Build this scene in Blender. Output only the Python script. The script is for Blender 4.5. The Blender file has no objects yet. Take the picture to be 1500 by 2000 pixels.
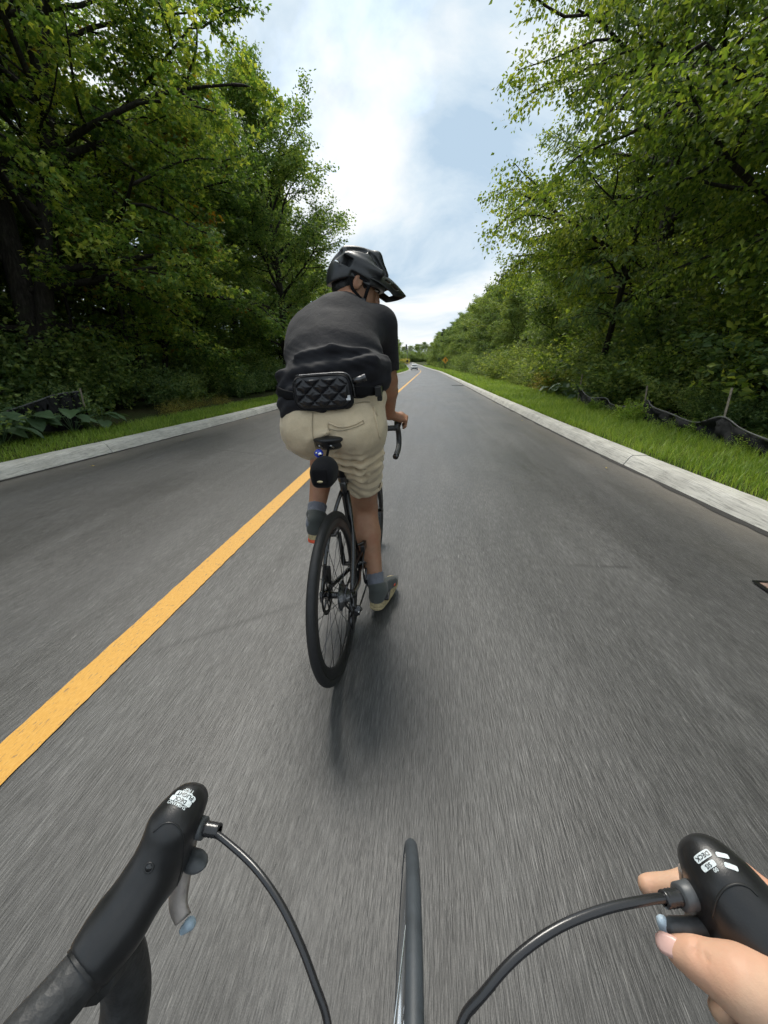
import bpy, bmesh, math, random
import numpy as np
from mathutils import Vector, Matrix
from mathutils.bvhtree import BVHTree

# ------------------------------------------------------------------ camera, sky, sun, exposure
SC = bpy.context.scene
COL = SC.collection
CAM_H = 1.22
FPX, VPX, VPY = 751.0, 836.0, 714.0          # focal length and vanishing point of the road, in photo pixels (1500 x 2000)
PITCH = math.atan((1000 - VPY) / FPX)
YAW = math.atan((VPX - 750) * math.cos(PITCH) / FPX)
cR = Vector((math.cos(YAW), math.sin(YAW), 0))
cF = Vector((-math.sin(YAW) * math.cos(PITCH), math.cos(YAW) * math.cos(PITCH), -math.sin(PITCH)))
cU = cR.cross(cF)
cam_d = bpy.data.cameras.new('camera')
cam_d.sensor_fit = 'VERTICAL'; cam_d.sensor_height = 24.0; cam_d.lens = FPX / 2000 * 24.0
cam_d.clip_start = 0.02; cam_d.clip_end = 6000
cam = bpy.data.objects.new('camera', cam_d); COL.objects.link(cam)
cam.matrix_world = Matrix(((cR.x, cU.x, -cF.x, 0), (cR.y, cU.y, -cF.y, 0), (cR.z, cU.z, -cF.z, CAM_H), (0, 0, 0, 1)))
SC.camera = cam

SUN_TO = Vector((-0.22, 0.62, 1.0)).normalized()
SUN_EL = math.asin(SUN_TO.z); SUN_AZ = math.atan2(SUN_TO.x, SUN_TO.y)
world = bpy.data.worlds.new('World'); SC.world = world; world.use_nodes = True
def build_sky():
    nt = world.node_tree; N = nt.nodes; L = nt.links; N.clear()
    out = N.new('ShaderNodeOutputWorld'); bg = N.new('ShaderNodeBackground'); bg.inputs['Strength'].default_value = 0.1
    L.new(bg.outputs[0], out.inputs[0])
    sky = N.new('ShaderNodeTexSky'); sky.sky_type = 'NISHITA'; sky.sun_disc = False
    sky.sun_elevation = SUN_EL; sky.sun_rotation = SUN_AZ; sky.air_density = 1.0; sky.dust_density = 1.5; sky.ozone_density = 1.5
    tc = N.new('ShaderNodeTexCoord'); sep = N.new('ShaderNodeSeparateXYZ'); L.new(tc.outputs['Generated'], sep.inputs[0])
    def m(op, a, b=None, clamp=False):
        n = N.new('ShaderNodeMath'); n.operation = op; n.use_clamp = clamp
        for i, v in enumerate((a, b)):
            if v is None: continue
            if isinstance(v, (int, float)): n.inputs[i].default_value = v
            else: L.new(v, n.inputs[i])
        return n.outputs[0]
    zz = m('ADD', m('MAXIMUM', sep.outputs[2], 0.0), 0.30)
    cmb = N.new('ShaderNodeCombineXYZ'); L.new(m('DIVIDE', sep.outputs[0], zz), cmb.inputs[0]); L.new(m('DIVIDE', sep.outputs[1], zz), cmb.inputs[1])
    def noise(scale, det, rough, dist, off):
        mp = N.new('ShaderNodeMapping'); mp.inputs['Location'].default_value = off; L.new(cmb.outputs[0], mp.inputs[0])
        n = N.new('ShaderNodeTexNoise'); n.inputs['Scale'].default_value = scale; n.inputs['Detail'].default_value = det
        n.inputs['Roughness'].default_value = rough; n.inputs['Distortion'].default_value = dist; L.new(mp.outputs[0], n.inputs['Vector']); return n.outputs[0]
    def ramp(fac, stops):
        r = N.new('ShaderNodeValToRGB'); e = r.color_ramp.elements
        while len(e) < len(stops): e.new(0.5)
        for k, (p, c) in enumerate(stops): e[k].position = p; e[k].color = c if len(c) == 4 else (*c, 1)
        L.new(fac, r.inputs[0]); return r.outputs[0]
    n1 = noise(0.95, 9, 0.56, 0.35, SKY_OFF); n2 = noise(1.5, 9, 0.56, 0.5, SKY_OFF2)
    mask = ramp(n1, [(0.22, (0, 0, 0)), (0.38, (1, 1, 1))])
    shade = ramp(n2, [(0.36, (2.35, 3.05, 3.75)), (0.47, (3.3, 3.85, 4.3)), (0.56, (4.2, 4.45, 4.6)), (0.70, (5.4, 5.4, 5.3))])
    skm = N.new('ShaderNodeMix'); skm.data_type = 'RGBA'; skm.blend_type = 'ADD'; skm.inputs[0].default_value = 1.0
    L.new(sky.outputs[0], skm.inputs[6]); skm.inputs[7].default_value = (0.6, 0.9, 1.0, 1)
    mx = N.new('ShaderNodeMix'); mx.data_type = 'RGBA'; L.new(mask, mx.inputs[0]); L.new(skm.outputs[2], mx.inputs[6]); L.new(shade, mx.inputs[7])
    L.new(mx.outputs[2], bg.inputs[0])
SKY_OFF = (1.35, 0.4, 0); SKY_OFF2 = (41.0, 2.2, 0)
build_sky()
sun_d = bpy.data.lights.new('sun', 'SUN'); sun_d.energy = 1.6; sun_d.angle = math.radians(22); sun_d.color = (1.0, 0.95, 0.86)
sun = bpy.data.objects.new('sun', sun_d); COL.objects.link(sun)
sun.rotation_euler = (-SUN_TO).to_track_quat('-Z', 'Y').to_euler()
SC.view_settings.view_transform = 'Standard'; SC.view_settings.look = 'None'; SC.view_settings.gamma = 1.0
SC.view_settings.use_curve_mapping = False; SC.view_settings.exposure = 1.15
SC.render.engine = 'CYCLES'
SC.cycles.use_denoising = True; SC.cycles.use_adaptive_sampling = True; SC.cycles.adaptive_threshold = 0.035
SC.cycles.max_bounces = 6; SC.cycles.diffuse_bounces = 4; SC.cycles.glossy_bounces = 2; SC.cycles.transmission_bounces = 4; SC.cycles.transparent_max_bounces = 6
SC.cycles.caustics_reflective = False; SC.cycles.caustics_refractive = False
SC.render.film_transparent = False

# ------------------------------------------------------------------ helpers
def vec(p): return np.array(p, dtype=float)
def unit(v): v = np.asarray(v, float); return v / (np.linalg.norm(v) + 1e-12)
def photo_ray(px, py): return np.array(cF + cR * ((px - 750) / FPX) - cU * ((py - 1000) / FPX))
def at_y(px, py, Y): d = photo_ray(px, py); return np.array([0, 0, CAM_H]) + d * (Y / d[1])       # the point at distance Y along the road
def at_z(px, py, z): d = photo_ray(px, py); return np.array([0, 0, CAM_H]) + d * ((z - CAM_H) / d[2])

def tag(o, label=None, cat=None, group=None, kind=None):
    if label: o['label'] = label
    if cat: o['category'] = cat
    if group: o['group'] = group
    if kind: o['kind'] = kind
    return o
def empty(name, loc=(0, 0, 0), rot=(0, 0, 0)):
    o = bpy.data.objects.new(name, None); COL.objects.link(o); o.location = loc; o.rotation_euler = rot; o.empty_display_size = 0.1; return o
def fast_mesh(name, co, faces_list, smooth=False):
    """co (n,3); faces_list: list of (m,k) int arrays"""
    me = bpy.data.meshes.new(name)
    co = np.ascontiguousarray(co, np.float32); me.vertices.add(len(co)); me.vertices.foreach_set('co', co.ravel())
    loops = np.concatenate([f.ravel() for f in faces_list]).astype(np.int32)
    tot = np.concatenate([np.full(len(f), f.shape[1], np.int32) for f in faces_list])
    start = np.concatenate([[0], np.cumsum(tot)[:-1]]).astype(np.int32)
    me.loops.add(len(loops)); me.loops.foreach_set('vertex_index', loops)
    me.polygons.add(len(tot)); me.polygons.foreach_set('loop_start', start)
    try: me.polygons.foreach_set('loop_total', tot)
    except Exception: pass
    me.polygons.foreach_set('use_smooth', np.full(len(tot), smooth))
    me.update(calc_edges=True); me.validate()
    return me
def link(name, me, mat=None, parent=None, loc=None):
    o = bpy.data.objects.new(name, me); COL.objects.link(o)
    if mat is not None:
        for m in (mat if isinstance(mat, (list, tuple)) else [mat]): me.materials.append(m)
    if parent is not None: o.parent = parent
    if loc is not None: o.location = loc
    return o
class MB:
    """collects shapes; build() links them as one mesh object"""
    def __init__(s): s.v = []; s.q = []; s.t = []; s.n = 0
    def add(s, co, quads=None, tris=None):
        co = np.asarray(co, float); s.v.append(co)
        if quads is not None and len(quads): s.q.append(np.asarray(quads, int) + s.n)
        if tris is not None and len(tris): s.t.append(np.asarray(tris, int) + s.n)
        s.n += len(co); return s
    def tube(s, pts, r, n=8, cap=True, sx=1.0, up=None):
        pts = np.asarray(pts, float); m = len(pts); r = np.broadcast_to(np.asarray(r, float), (m,))
        tg = np.gradient(pts, axis=0) if m > 2 else np.repeat((pts[-1:] - pts[:1]), m, 0)
        tg = tg / (np.linalg.norm(tg, axis=1, keepdims=True) + 1e-12)
        a = np.array(up if up is not None else ((0, 0, 1) if abs(tg[0][2]) < .9 else (1, 0, 0)), float)
        ring = np.linspace(0, 2 * np.pi, n, endpoint=False); c, sn = np.cos(ring), np.sin(ring); V = []
        for i in range(m):
            a = a - tg[i] * (a @ tg[i]); a = a / (np.linalg.norm(a) + 1e-12); b = np.cross(tg[i], a)
            V.append(pts[i] + r[i] * (c[:, None] * a + sx * sn[:, None] * b))
        V = np.concatenate(V); i = np.arange(m - 1)[:, None] * n; j = np.arange(n)[None]; k = (j + 1) % n
        Q = np.stack([i + j, i + k, i + n + k, i + n + j], -1).reshape(-1, 4); T = []
        if cap:
            V = np.concatenate([V, pts[:1], pts[-1:]]); o = m * n
            T = [(o, (x + 1) % n, x) for x in range(n)] + [(o + 1, (m - 1) * n + x, (m - 1) * n + (x + 1) % n) for x in range(n)]
        return s.add(V, Q, T)
    def box(s, c, h, M=None):
        c = vec(c); h = vec(h); co = np.array([(x, y, z) for x in (-1, 1) for y in (-1, 1) for z in (-1, 1)], float) * h
        if M is not None: co = co @ np.asarray(M, float).T
        return s.add(co + c, [(0, 1, 3, 2), (4, 6, 7, 5), (0, 4, 5, 1), (2, 3, 7, 6), (0, 2, 6, 4), (1, 5, 7, 3)])
    def lathe(s, prof, c=(0, 0, 0), axis=(1, 0, 0), n=32, closed=False):
        """prof: (along axis, radius) list"""
        ax = unit(axis); a = np.cross(ax, (0, 0, 1) if abs(ax[2]) < .9 else (0, 1, 0)); a = unit(a); b = np.cross(ax, a)
        ring = np.linspace(0, 2 * np.pi, n, endpoint=False); V = []
        for (t, r) in prof: V.append(vec(c) + ax * t + r * (np.cos(ring)[:, None] * a + np.sin(ring)[:, None] * b))
        m = len(prof); V = np.concatenate(V); rows = m if closed else m - 1
        i = np.arange(rows)[:, None] * n; i2 = ((np.arange(rows) + 1) % m)[:, None] * n; j = np.arange(n)[None]; k = (j + 1) % n
        return s.add(V, np.stack([i + j, i + k, i2 + k, i2 + j], -1).reshape(-1, 4))
    def torus(s, c, axis, R, r, n=64, m=12, sx=1.0):
        ph = np.linspace(0, 2 * np.pi, m, endpoint=False)
        return s.lathe([(r * sx * math.sin(p), R + r * math.cos(p)) for p in ph], c, axis, n, closed=True)
    def mesh(s, name, smooth=True):
        fl = [np.concatenate(x) for x in (s.q, s.t) if x]
        return fast_mesh(name, np.concatenate(s.v), fl, smooth)
    def build(s, name, mat, parent=None, smooth=True, loc=None, bevel=0.0):
        if loc is not None: s.v = [x - vec(loc) for x in s.v]
        o = link(name, s.mesh(name, smooth), mat, parent, loc)
        if bevel: b = o.modifiers.new('bevel', 'BEVEL'); b.width = bevel; b.segments = 2; b.limit_method = 'ANGLE'
        return o
def spline(pts, n=24):
    """Catmull-Rom through the points"""
    P = np.asarray(pts, float); P = np.concatenate([2 * P[:1] - P[1:2], P, 2 * P[-1:] - P[-2:-1]]); out = []
    seg = len(P) - 3; per = max(2, n // seg)
    for i in range(seg):
        a, b, c, d = P[i:i + 4]
        for t in np.linspace(0, 1, per, endpoint=False):
            out.append(.5 * (2 * b + (c - a) * t + (2 * a - 5 * b + 4 * c - d) * t * t + (3 * b - a - 3 * c + d) * t ** 3))
    out.append(P[-2]); return np.array(out)

class Vox:
    """solid modelling on a distance grid: blended capsules, ellipsoids and boxes become one closed skin"""
    def __init__(s, lo, hi, res):
        s.lo = vec(lo); s.res = res; s.n = np.ceil((vec(hi) - s.lo) / res).astype(int) + 1
        s.ax = [(s.lo[i] + res * np.arange(s.n[i])).astype(np.float32) for i in range(3)]
        s.F = np.full(s.n, 1.0, np.float32)
    def op(s, fn, lo, hi, k=.01, sub=False, pad=None):
        pad = (k + 2 * s.res) if pad is None else pad
        a = np.clip(np.floor((vec(lo) - pad - s.lo) / s.res).astype(int), 0, s.n); b = np.clip(np.ceil((vec(hi) + pad - s.lo) / s.res).astype(int) + 1, 0, s.n)
        if (b <= a).any(): return s
        sl = tuple(slice(a[i], b[i]) for i in range(3))
        X = s.ax[0][sl[0]][:, None, None]; Y = s.ax[1][sl[1]][None, :, None]; Z = s.ax[2][sl[2]][None, None, :]
        d = fn(X, Y, Z).astype(np.float32); f = s.F[sl]
        if sub: f = -f
        else: pass
        g = d
        h = np.clip(.5 + .5 * (g - f) / k, 0, 1); r = g + (f - g) * h - k * h * (1 - h)
        s.F[sl] = -r if sub else r
        return s
    def cap(s, a, b, ra, rb=None, k=.01, sub=False):
        a = vec(a); b = vec(b); rb = ra if rb is None else rb; ab = b - a; L2 = ab @ ab + 1e-12
        def fn(X, Y, Z):
            t = np.clip(((X - a[0]) * ab[0] + (Y - a[1]) * ab[1] + (Z - a[2]) * ab[2]) / L2, 0, 1)
            return np.sqrt((X - a[0] - t * ab[0]) ** 2 + (Y - a[1] - t * ab[1]) ** 2 + (Z - a[2] - t * ab[2]) ** 2) - (ra + (rb - ra) * t)
        r = max(ra, rb); return s.op(fn, np.minimum(a, b) - r, np.maximum(a, b) + r, k, sub)
    def chain(s, pts, rs, k=.01, sub=False):
        for i in range(len(pts) - 1): s.cap(pts[i], pts[i + 1], rs[i], rs[i + 1], k, sub)
        return s
    def ell(s, c, r, M=None, k=.01, sub=False):
        c = vec(c); r = vec(r); A = np.eye(3) if M is None else np.asarray(M, float)
        def fn(X, Y, Z):
            x, y, z = X - c[0], Y - c[1], Z - c[2]
            q = [(A[0, i] * x + A[1, i] * y + A[2, i] * z) / r[i] for i in range(3)]
            k0 = np.sqrt(q[0] ** 2 + q[1] ** 2 + q[2] ** 2); k1 = np.sqrt((q[0] / r[0]) ** 2 + (q[1] / r[1]) ** 2 + (q[2] / r[2]) ** 2)
            return k0 * (k0 - 1) / (k1 + 1e-6)
        m = r.max(); return s.op(fn, c - m, c + m, k, sub)
    def box(s, c, h, rnd=.005, M=None, k=.005, sub=False):
        c = vec(c); h = vec(h); A = np.eye(3) if M is None else np.asarray(M, float)
        def fn(X, Y, Z):
            x, y, z = X - c[0], Y - c[1], Z - c[2]
            q = [np.abs(A[0, i] * x + A[1, i] * y + A[2, i] * z) - (h[i] - rnd) for i in range(3)]
            return np.sqrt(sum(np.maximum(t, 0) ** 2 for t in q)) + np.minimum(np.maximum(np.maximum(q[0], q[1]), q[2]), 0) - rnd
        m = np.linalg.norm(h); return s.op(fn, c - m, c + m, k, sub)
    def cut(s, p, n, k=.004):
        """remove what lies on the side of the plane that n points to"""
        p = vec(p); n = unit(n)
        d = -((s.ax[0][:, None, None] - p[0]) * n[0] + (s.ax[1][None, :, None] - p[1]) * n[1] + (s.ax[2][None, None, :] - p[2]) * n[2])
        g = d.astype(np.float32); f = -s.F; h = np.clip(.5 + .5 * (g - f) / k, 0, 1); s.F = -(g + (f - g) * h - k * h * (1 - h)); return s
    def warp(s, fn):
        """add a small offset field to the surface: folds"""
        X = s.ax[0][:, None, None]; Y = s.ax[1][None, :, None]; Z = s.ax[2][None, None, :]
        s.F = s.F + np.where(np.abs(s.F) < .05, fn(X, Y, Z), 0).astype(np.float32); return s
    def extract(s, relax=2):
        F = s.F; S = F < 0; nx, ny, nz = F.shape
        cnt = np.zeros((nx - 1, ny - 1, nz - 1), np.int8)
        for dx in (0, 1):
            for dy in (0, 1):
                for dz in (0, 1): cnt += S[dx:nx - 1 + dx, dy:ny - 1 + dy, dz:nz - 1 + dz]
        I, J, K = np.nonzero((cnt > 0) & (cnt < 8)); n = len(I)
        idx = np.full(cnt.shape, -1, np.int32); idx[I, J, K] = np.arange(n)
        acc = np.zeros((n, 3)); w = np.zeros(n)
        corners = [(x, y, z) for x in (0, 1) for y in (0, 1) for z in (0, 1)]
        for c in corners:
            for ax in range(3):
                if c[ax]: continue
                e = list(c); e[ax] = 1
                f0 = F[I + c[0], J + c[1], K + c[2]]; f1 = F[I + e[0], J + e[1], K + e[2]]; m = (f0 < 0) != (f1 < 0)
                t = np.where(m, f0 / np.where(m, f0 - f1, 1), 0); q = np.array(c, float)[None].repeat(n, 0); q[:, ax] += t
                acc[m] += q[m]; w[m] += 1
        V = s.lo + s.res * (np.stack([I, J, K], 1) + acc / w[:, None]); Q = []
        for ax in range(3):
            a0 = [slice(1, -1)] * 3; a0[ax] = slice(0, -1); a1 = [slice(1, -1)] * 3; a1[ax] = slice(1, None)
            s0 = S[tuple(a0)]; s1 = S[tuple(a1)]; P = np.argwhere(s0 != s1); flip = s0[tuple(P.T)]
            P = P + np.array([0 if i == ax else 1 for i in range(3)])
            u, v = [(1, 2), (2, 0), (0, 1)][ax]; q = []
            for du, dv in ((-1, -1), (0, -1), (0, 0), (-1, 0)):
                c = P.copy(); c[:, u] += du; c[:, v] += dv; q.append(idx[tuple(c.T)])
            q = np.stack(q, 1); q[~flip] = q[~flip][:, ::-1]; Q.append(q)
        Q = np.concatenate(Q); Q = Q[(Q >= 0).all(1)]
        for _ in range(relax):
            A = np.zeros_like(V); W = np.zeros(len(V))
            for i in range(4):
                a, b = Q[:, i], Q[:, (i + 1) % 4]
                for cc in range(3): A[:, cc] += np.bincount(a, V[b, cc], len(V)) + np.bincount(b, V[a, cc], len(V))
                W += np.bincount(a, minlength=len(V)) + np.bincount(b, minlength=len(V))
            V = .45 * V + .55 * A / np.maximum(W, 1)[:, None]
        return V, Q
    def build(s, name, mat, parent=None, loc=None, relax=2, M=None):
        V, Q = s.extract(relax)
        if M is not None: V = V @ np.asarray(M[0], float).T + vec(M[1])
        if loc is not None: V = V - vec(loc)
        return link(name, fast_mesh(name, V, [Q], True), mat, parent, loc)
# ------------------------------------------------------------------ materials
def nodes_of(name):
    m = bpy.data.materials.new(name); m.use_nodes = True; nt = m.node_tree; nt.nodes.clear(); return m, nt.nodes, nt.links
def put(L, sock, v):
    if isinstance(v, (int, float)): sock.default_value = v
    elif isinstance(v, tuple): sock.default_value = v if len(v) == 4 or len(sock.default_value) == 3 else (*v, 1)
    else: L.new(v, sock)
def n_noise(N, L, vector, scale, detail=4, rough=.55, stretch=None, dist=0.0, loc=None):
    if stretch or loc:
        mp = N.new('ShaderNodeMapping'); mp.inputs['Scale'].default_value = stretch or (1, 1, 1); mp.inputs['Location'].default_value = loc or (0, 0, 0); L.new(vector, mp.inputs[0]); vector = mp.outputs[0]
    n = N.new('ShaderNodeTexNoise'); n.inputs['Scale'].default_value = scale; n.inputs['Detail'].default_value = detail; n.inputs['Roughness'].default_value = rough; n.inputs['Distortion'].default_value = dist
    L.new(vector, n.inputs['Vector']); return n.outputs[0]
def n_ramp(N, L, fac, stops, interp='LINEAR'):
    r = N.new('ShaderNodeValToRGB'); r.color_ramp.interpolation = interp; e = r.color_ramp.elements
    while len(e) < len(stops): e.new(.5)
    for k, (p, c) in enumerate(stops):
        e[k].position = p; e[k].color = (c, c, c, 1) if isinstance(c, (int, float)) else (*c, 1)
    L.new(fac, r.inputs[0]); return r.outputs[0]
def n_mix(N, L, fac, a, b, mode='MIX'):
    m = N.new('ShaderNodeMix'); m.data_type = 'RGBA'; m.blend_type = mode
    put(L, m.inputs[0], fac); put(L, m.inputs[6], a); put(L, m.inputs[7], b); return m.outputs[2]
def n_math(N, L, op, a, b=0.0, clamp=False):
    m = N.new('ShaderNodeMath'); m.operation = op; m.use_clamp = clamp; put(L, m.inputs[0], a); put(L, m.inputs[1], b); return m.outputs[0]
def n_bump(N, L, h, strength, dist=.002, normal=None):
    b = N.new('ShaderNodeBump'); b.inputs['Strength'].default_value = strength; b.inputs['Distance'].default_value = dist; L.new(h, b.inputs['Height'])
    if normal is not None: L.new(normal, b.inputs['Normal'])
    return b.outputs[0]
def pbsdf(N, L, color, rough=.5, metal=0., spec=.5, normal=None, coat=0., sss=0., sheen=0.):
    p = N.new('ShaderNodeBsdfPrincipled'); put(L, p.inputs['Base Color'], color); put(L, p.inputs['Roughness'], rough); put(L, p.inputs['Metallic'], metal)
    p.inputs['Specular IOR Level'].default_value = spec; p.inputs['Coat Weight'].default_value = coat; p.inputs['Coat Roughness'].default_value = .15
    if sss: p.inputs['Subsurface Weight'].default_value = sss; p.inputs['Subsurface Radius'].default_value = (1, .35, .2); p.inputs['Subsurface Scale'].default_value = .006
    if sheen: p.inputs['Sheen Weight'].default_value = sheen; p.inputs['Sheen Roughness'].default_value = .6
    if normal is not None: L.new(normal, p.inputs['Normal'])
    return p.outputs[0]
def finish(N, L, sh): o = N.new('ShaderNodeOutputMaterial'); L.new(sh, o.inputs[0])
def mat(name, c, rough=.5, metal=0., spec=.5, var=.25, vs=30., bump=.0, bs=200., bd=.0005, coat=0., sss=0., sheen=0., rvar=.0):
    m, N, L = nodes_of(name); tc = N.new('ShaderNodeTexCoord').outputs['Object']
    n = n_noise(N, L, tc, vs, 5, .6)
    dark = tuple(x * (1 - var) for x in c); lite = tuple(min(1, x * (1 + var)) for x in c)
    col = n_ramp(N, L, n, [(.3, dark), (.7, lite)])
    rg = rough if not rvar else n_ramp(N, L, n_noise(N, L, tc, vs * 1.7, 4, .6), [(.3, max(0, rough - rvar)), (.7, min(1, rough + rvar))])
    nm = n_bump(N, L, n_noise(N, L, tc, bs, 3, .6), bump, bd) if bump else None
    finish(N, L, pbsdf(N, L, col, rg, metal, spec, nm, coat, sss, sheen)); return m

def leaf_mat(name, c_dark, c_mid, c_lite, trans=.42, hue=None, accent=None):
    m, N, L = nodes_of(name)
    isl = N.new('ShaderNodeNewGeometry').outputs['Random Per Island']; oi = N.new('ShaderNodeObjectInfo').outputs['Random']
    tc = N.new('ShaderNodeTexCoord').outputs['Object']
    big = n_noise(N, L, tc, .55, 1, .6)
    f = n_math(N, L, 'ADD', n_math(N, L, 'MULTIPLY', isl, .55), n_math(N, L, 'MULTIPLY', big, .5))
    f = n_math(N, L, 'ADD', f, n_math(N, L, 'MULTIPLY', n_math(N, L, 'SUBTRACT', oi, .5), .22))
    stops = [(.18, c_dark), (.5, c_mid), (.86, c_lite)]
    col = n_ramp(N, L, f, stops)
    if accent:   # a few turned leaves, gathered in patches
        patch = n_ramp(N, L, n_noise(N, L, tc, .8, 2, .5, loc=(3, 1, 2)), [(.6, 0.), (.68, 1.)])
        few = n_ramp(N, L, isl, [(.55, 0.), (.6, 1.)])
        col = n_mix(N, L, n_math(N, L, 'MULTIPLY', patch, few), col, accent)
    p = pbsdf(N, L, col, .5, 0, .35)
    t = N.new('ShaderNodeBsdfTranslucent'); L.new(n_mix(N, L, 1., col, (1.25, 1.2, .55), 'MULTIPLY'), t.inputs[0])
    mx = N.new('ShaderNodeMixShader'); mx.inputs[0].default_value = trans; L.new(p, mx.inputs[1]); L.new(t.outputs[0], mx.inputs[2])
    finish(N, L, mx.outputs[0]); return m

def asphalt_mat():
    m, N, L = nodes_of('asphalt'); uv = N.new('ShaderNodeUVMap'); uv.uv_map = 'UVMap'; u = uv.outputs[0]
    sep = N.new('ShaderNodeSeparateXYZ'); L.new(u, sep.inputs[0])
    streak = n_noise(N, L, u, 1., 2, .7, stretch=(200, 13, 1)); grain = n_noise(N, L, u, 330, 1, .6); streak2 = n_noise(N, L, u, 1., 2, .6, stretch=(85, 7, 1), loc=(4, 9, 0))
    mott = n_noise(N, L, u, .9, 5, .6, stretch=(1, .35, 1)); spec = n_noise(N, L, u, 1., 1, .5, stretch=(120, 10, 1), loc=(20, 3, 0))
    f = n_math(N, L, 'ADD', n_math(N, L, 'MULTIPLY', streak, .52), n_math(N, L, 'MULTIPLY', grain, .24)); f = n_math(N, L, 'ADD', f, n_math(N, L, 'MULTIPLY', streak2, .24))
    col = n_ramp(N, L, f, [(.36, (.031, .031, .031)), (.5, (.066, .065, .064)), (.64, (.128, .126, .123))])
    col = n_mix(N, L, 1., col, n_ramp(N, L, mott, [(.3, .70), (.7, 1.22)]), 'MULTIPLY')
    col = n_mix(N, L, 1., col, n_ramp(N, L, n_noise(N, L, u, 1., 3, .6, stretch=(7, .5, 1), loc=(1, 7, 0)), [(.32, .80), (.68, 1.16)]), 'MULTIPLY')
    crk = N.new('ShaderNodeTexVoronoi'); crk.feature = 'DISTANCE_TO_EDGE'; crk.inputs['Scale'].default_value = .33; L.new(n_mix(N, L, .12, u, N.new('ShaderNodeTexNoise').outputs[1]), crk.inputs['Vector'])
    crm = n_math(N, L, 'MULTIPLY', n_ramp(N, L, crk.outputs[0], [(.0, .6), (.006, 0.)]), n_ramp(N, L, mott, [(.5, 0.), (.6, 1.)])); col = n_mix(N, L, crm, col, (.02, .02, .02))
    col = n_mix(N, L, n_ramp(N, L, spec, [(.73, 0.), (.80, .55)]), col, (.26, .25, .24))
    # wheel paths: slightly polished, darker bands along the lanes
    lane = n_math(N, L, 'SINE', n_math(N, L, 'MULTIPLY', n_math(N, L, 'ADD', sep.outputs[0], .55), 3.4))
    col = n_mix(N, L, n_math(N, L, 'MULTIPLY', n_ramp(N, L, lane, [(.55, 0.), (1., .2)]), 1.), col, (.05, .05, .052))
    # dust gathered along both kerbs (u2 = distance to the kerb)
    uv2 = N.new('ShaderNodeUVMap'); uv2.uv_map = 'edge'; s2 = N.new('ShaderNodeSeparateXYZ'); L.new(uv2.outputs[0], s2.inputs[0])
    e = n_math(N, L, 'ADD', s2.outputs[0], n_math(N, L, 'MULTIPLY', n_math(N, L, 'SUBTRACT', n_noise(N, L, u, 2.2, 5, .6, stretch=(1, .4, 1)), .5), .8))
    dust = n_ramp(N, L, e, [(.0, .75), (.10, .55), (.42, .12), (.75, 0.)])
    dcol = n_mix(N, L, n_noise(N, L, u, 1., 4, .7, stretch=(60, 12, 1)), (.105, .092, .078), (.19, .168, .142))
    col = n_mix(N, L, dust, col, dcol)
    nm = n_bump(N, L, streak, .5, .004)
    finish(N, L, pbsdf(N, L, col, n_ramp(N, L, mott, [(.3, .42), (.7, .56)]), 0, .5, nm)); return m
def line_mat():
    m, N, L = nodes_of('road_paint'); u = N.new('ShaderNodeTexCoord').outputs['Object']
    n = n_noise(N, L, u, 1., 4, .7, stretch=(220, 40, 220)); w = n_noise(N, L, u, 1., 3, .6, stretch=(160, 22, 1), loc=(5, 0, 0))
    col = n_ramp(N, L, n, [(.3, (.54, .27, .045)), (.5, (.61, .325, .06)), (.7, (.68, .39, .10))])
    col = n_mix(N, L, n_ramp(N, L, w, [(.60, 0.), (.68, .85)]), col, (.12, .10, .08))
    finish(N, L, pbsdf(N, L, col, .6, 0, .4, n_bump(N, L, n, .3, .002))); return m
def concrete_mat():
    m, N, L = nodes_of('kerb_concrete'); tc = N.new('ShaderNodeTexCoord'); u = tc.outputs['Object']
    a = n_noise(N, L, u, 1., 4, .65, stretch=(130, 2.2, 130)); b = n_noise(N, L, u, 2.5, 6, .65); s = n_noise(N, L, u, 220, 2, .6)
    col = n_ramp(N, L, b, [(.3, (.42, .405, .37)), (.55, (.56, .545, .50)), (.75, (.63, .615, .57))])
    col = n_mix(N, L, 1., col, n_ramp(N, L, a, [(.34, .55), (.5, .95), (.7, 1.1)]), 'MULTIPLY')
    col = n_mix(N, L, n_ramp(N, L, n_noise(N, L, u, 9, 5, .7), [(.62, 0.), (.72, .5)]), col, (.22, .2, .17))
    h = n_math(N, L, 'ADD', a, n_math(N, L, 'MULTIPLY', s, .4))
    finish(N, L, pbsdf(N, L, col, .85, 0, .25, n_bump(N, L, h, .5, .004))); return m
def ground_mat():
    m, N, L = nodes_of('soil'); u = N.new('ShaderNodeTexCoord').outputs['Object']
    n = n_noise(N, L, u, .6, 6, .65); f = n_noise(N, L, u, 14, 5, .7)
    col = n_ramp(N, L, f, [(.3, (.022, .02, .012)), (.5, (.05, .046, .022)), (.7, (.07, .085, .03))])
    col = n_mix(N, L, n_ramp(N, L, n, [(.45, 0.), (.6, .7)]), col, (.05, .085, .02))
    finish(N, L, pbsdf(N, L, col, .95, 0, .1, n_bump(N, L, f, .8, .03))); return m
def bark_mat():
    m, N, L = nodes_of('bark'); u = N.new('ShaderNodeTexCoord').outputs['Object']
    a = n_noise(N, L, u, 1., 6, .7, stretch=(22, 22, 3.5)); b = n_noise(N, L, u, 2.5, 4, .6)
    col = n_ramp(N, L, a, [(.3, (.012, .010, .008)), (.5, (.030, .026, .022)), (.72, (.060, .054, .046))])
    col = n_mix(N, L, n_ramp(N, L, b, [(.55, 0.), (.7, .4)]), col, (.05, .06, .03))
    finish(N, L, pbsdf(N, L, col, .9, 0, .2, n_bump(N, L, a, 1., .02))); return m
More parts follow.
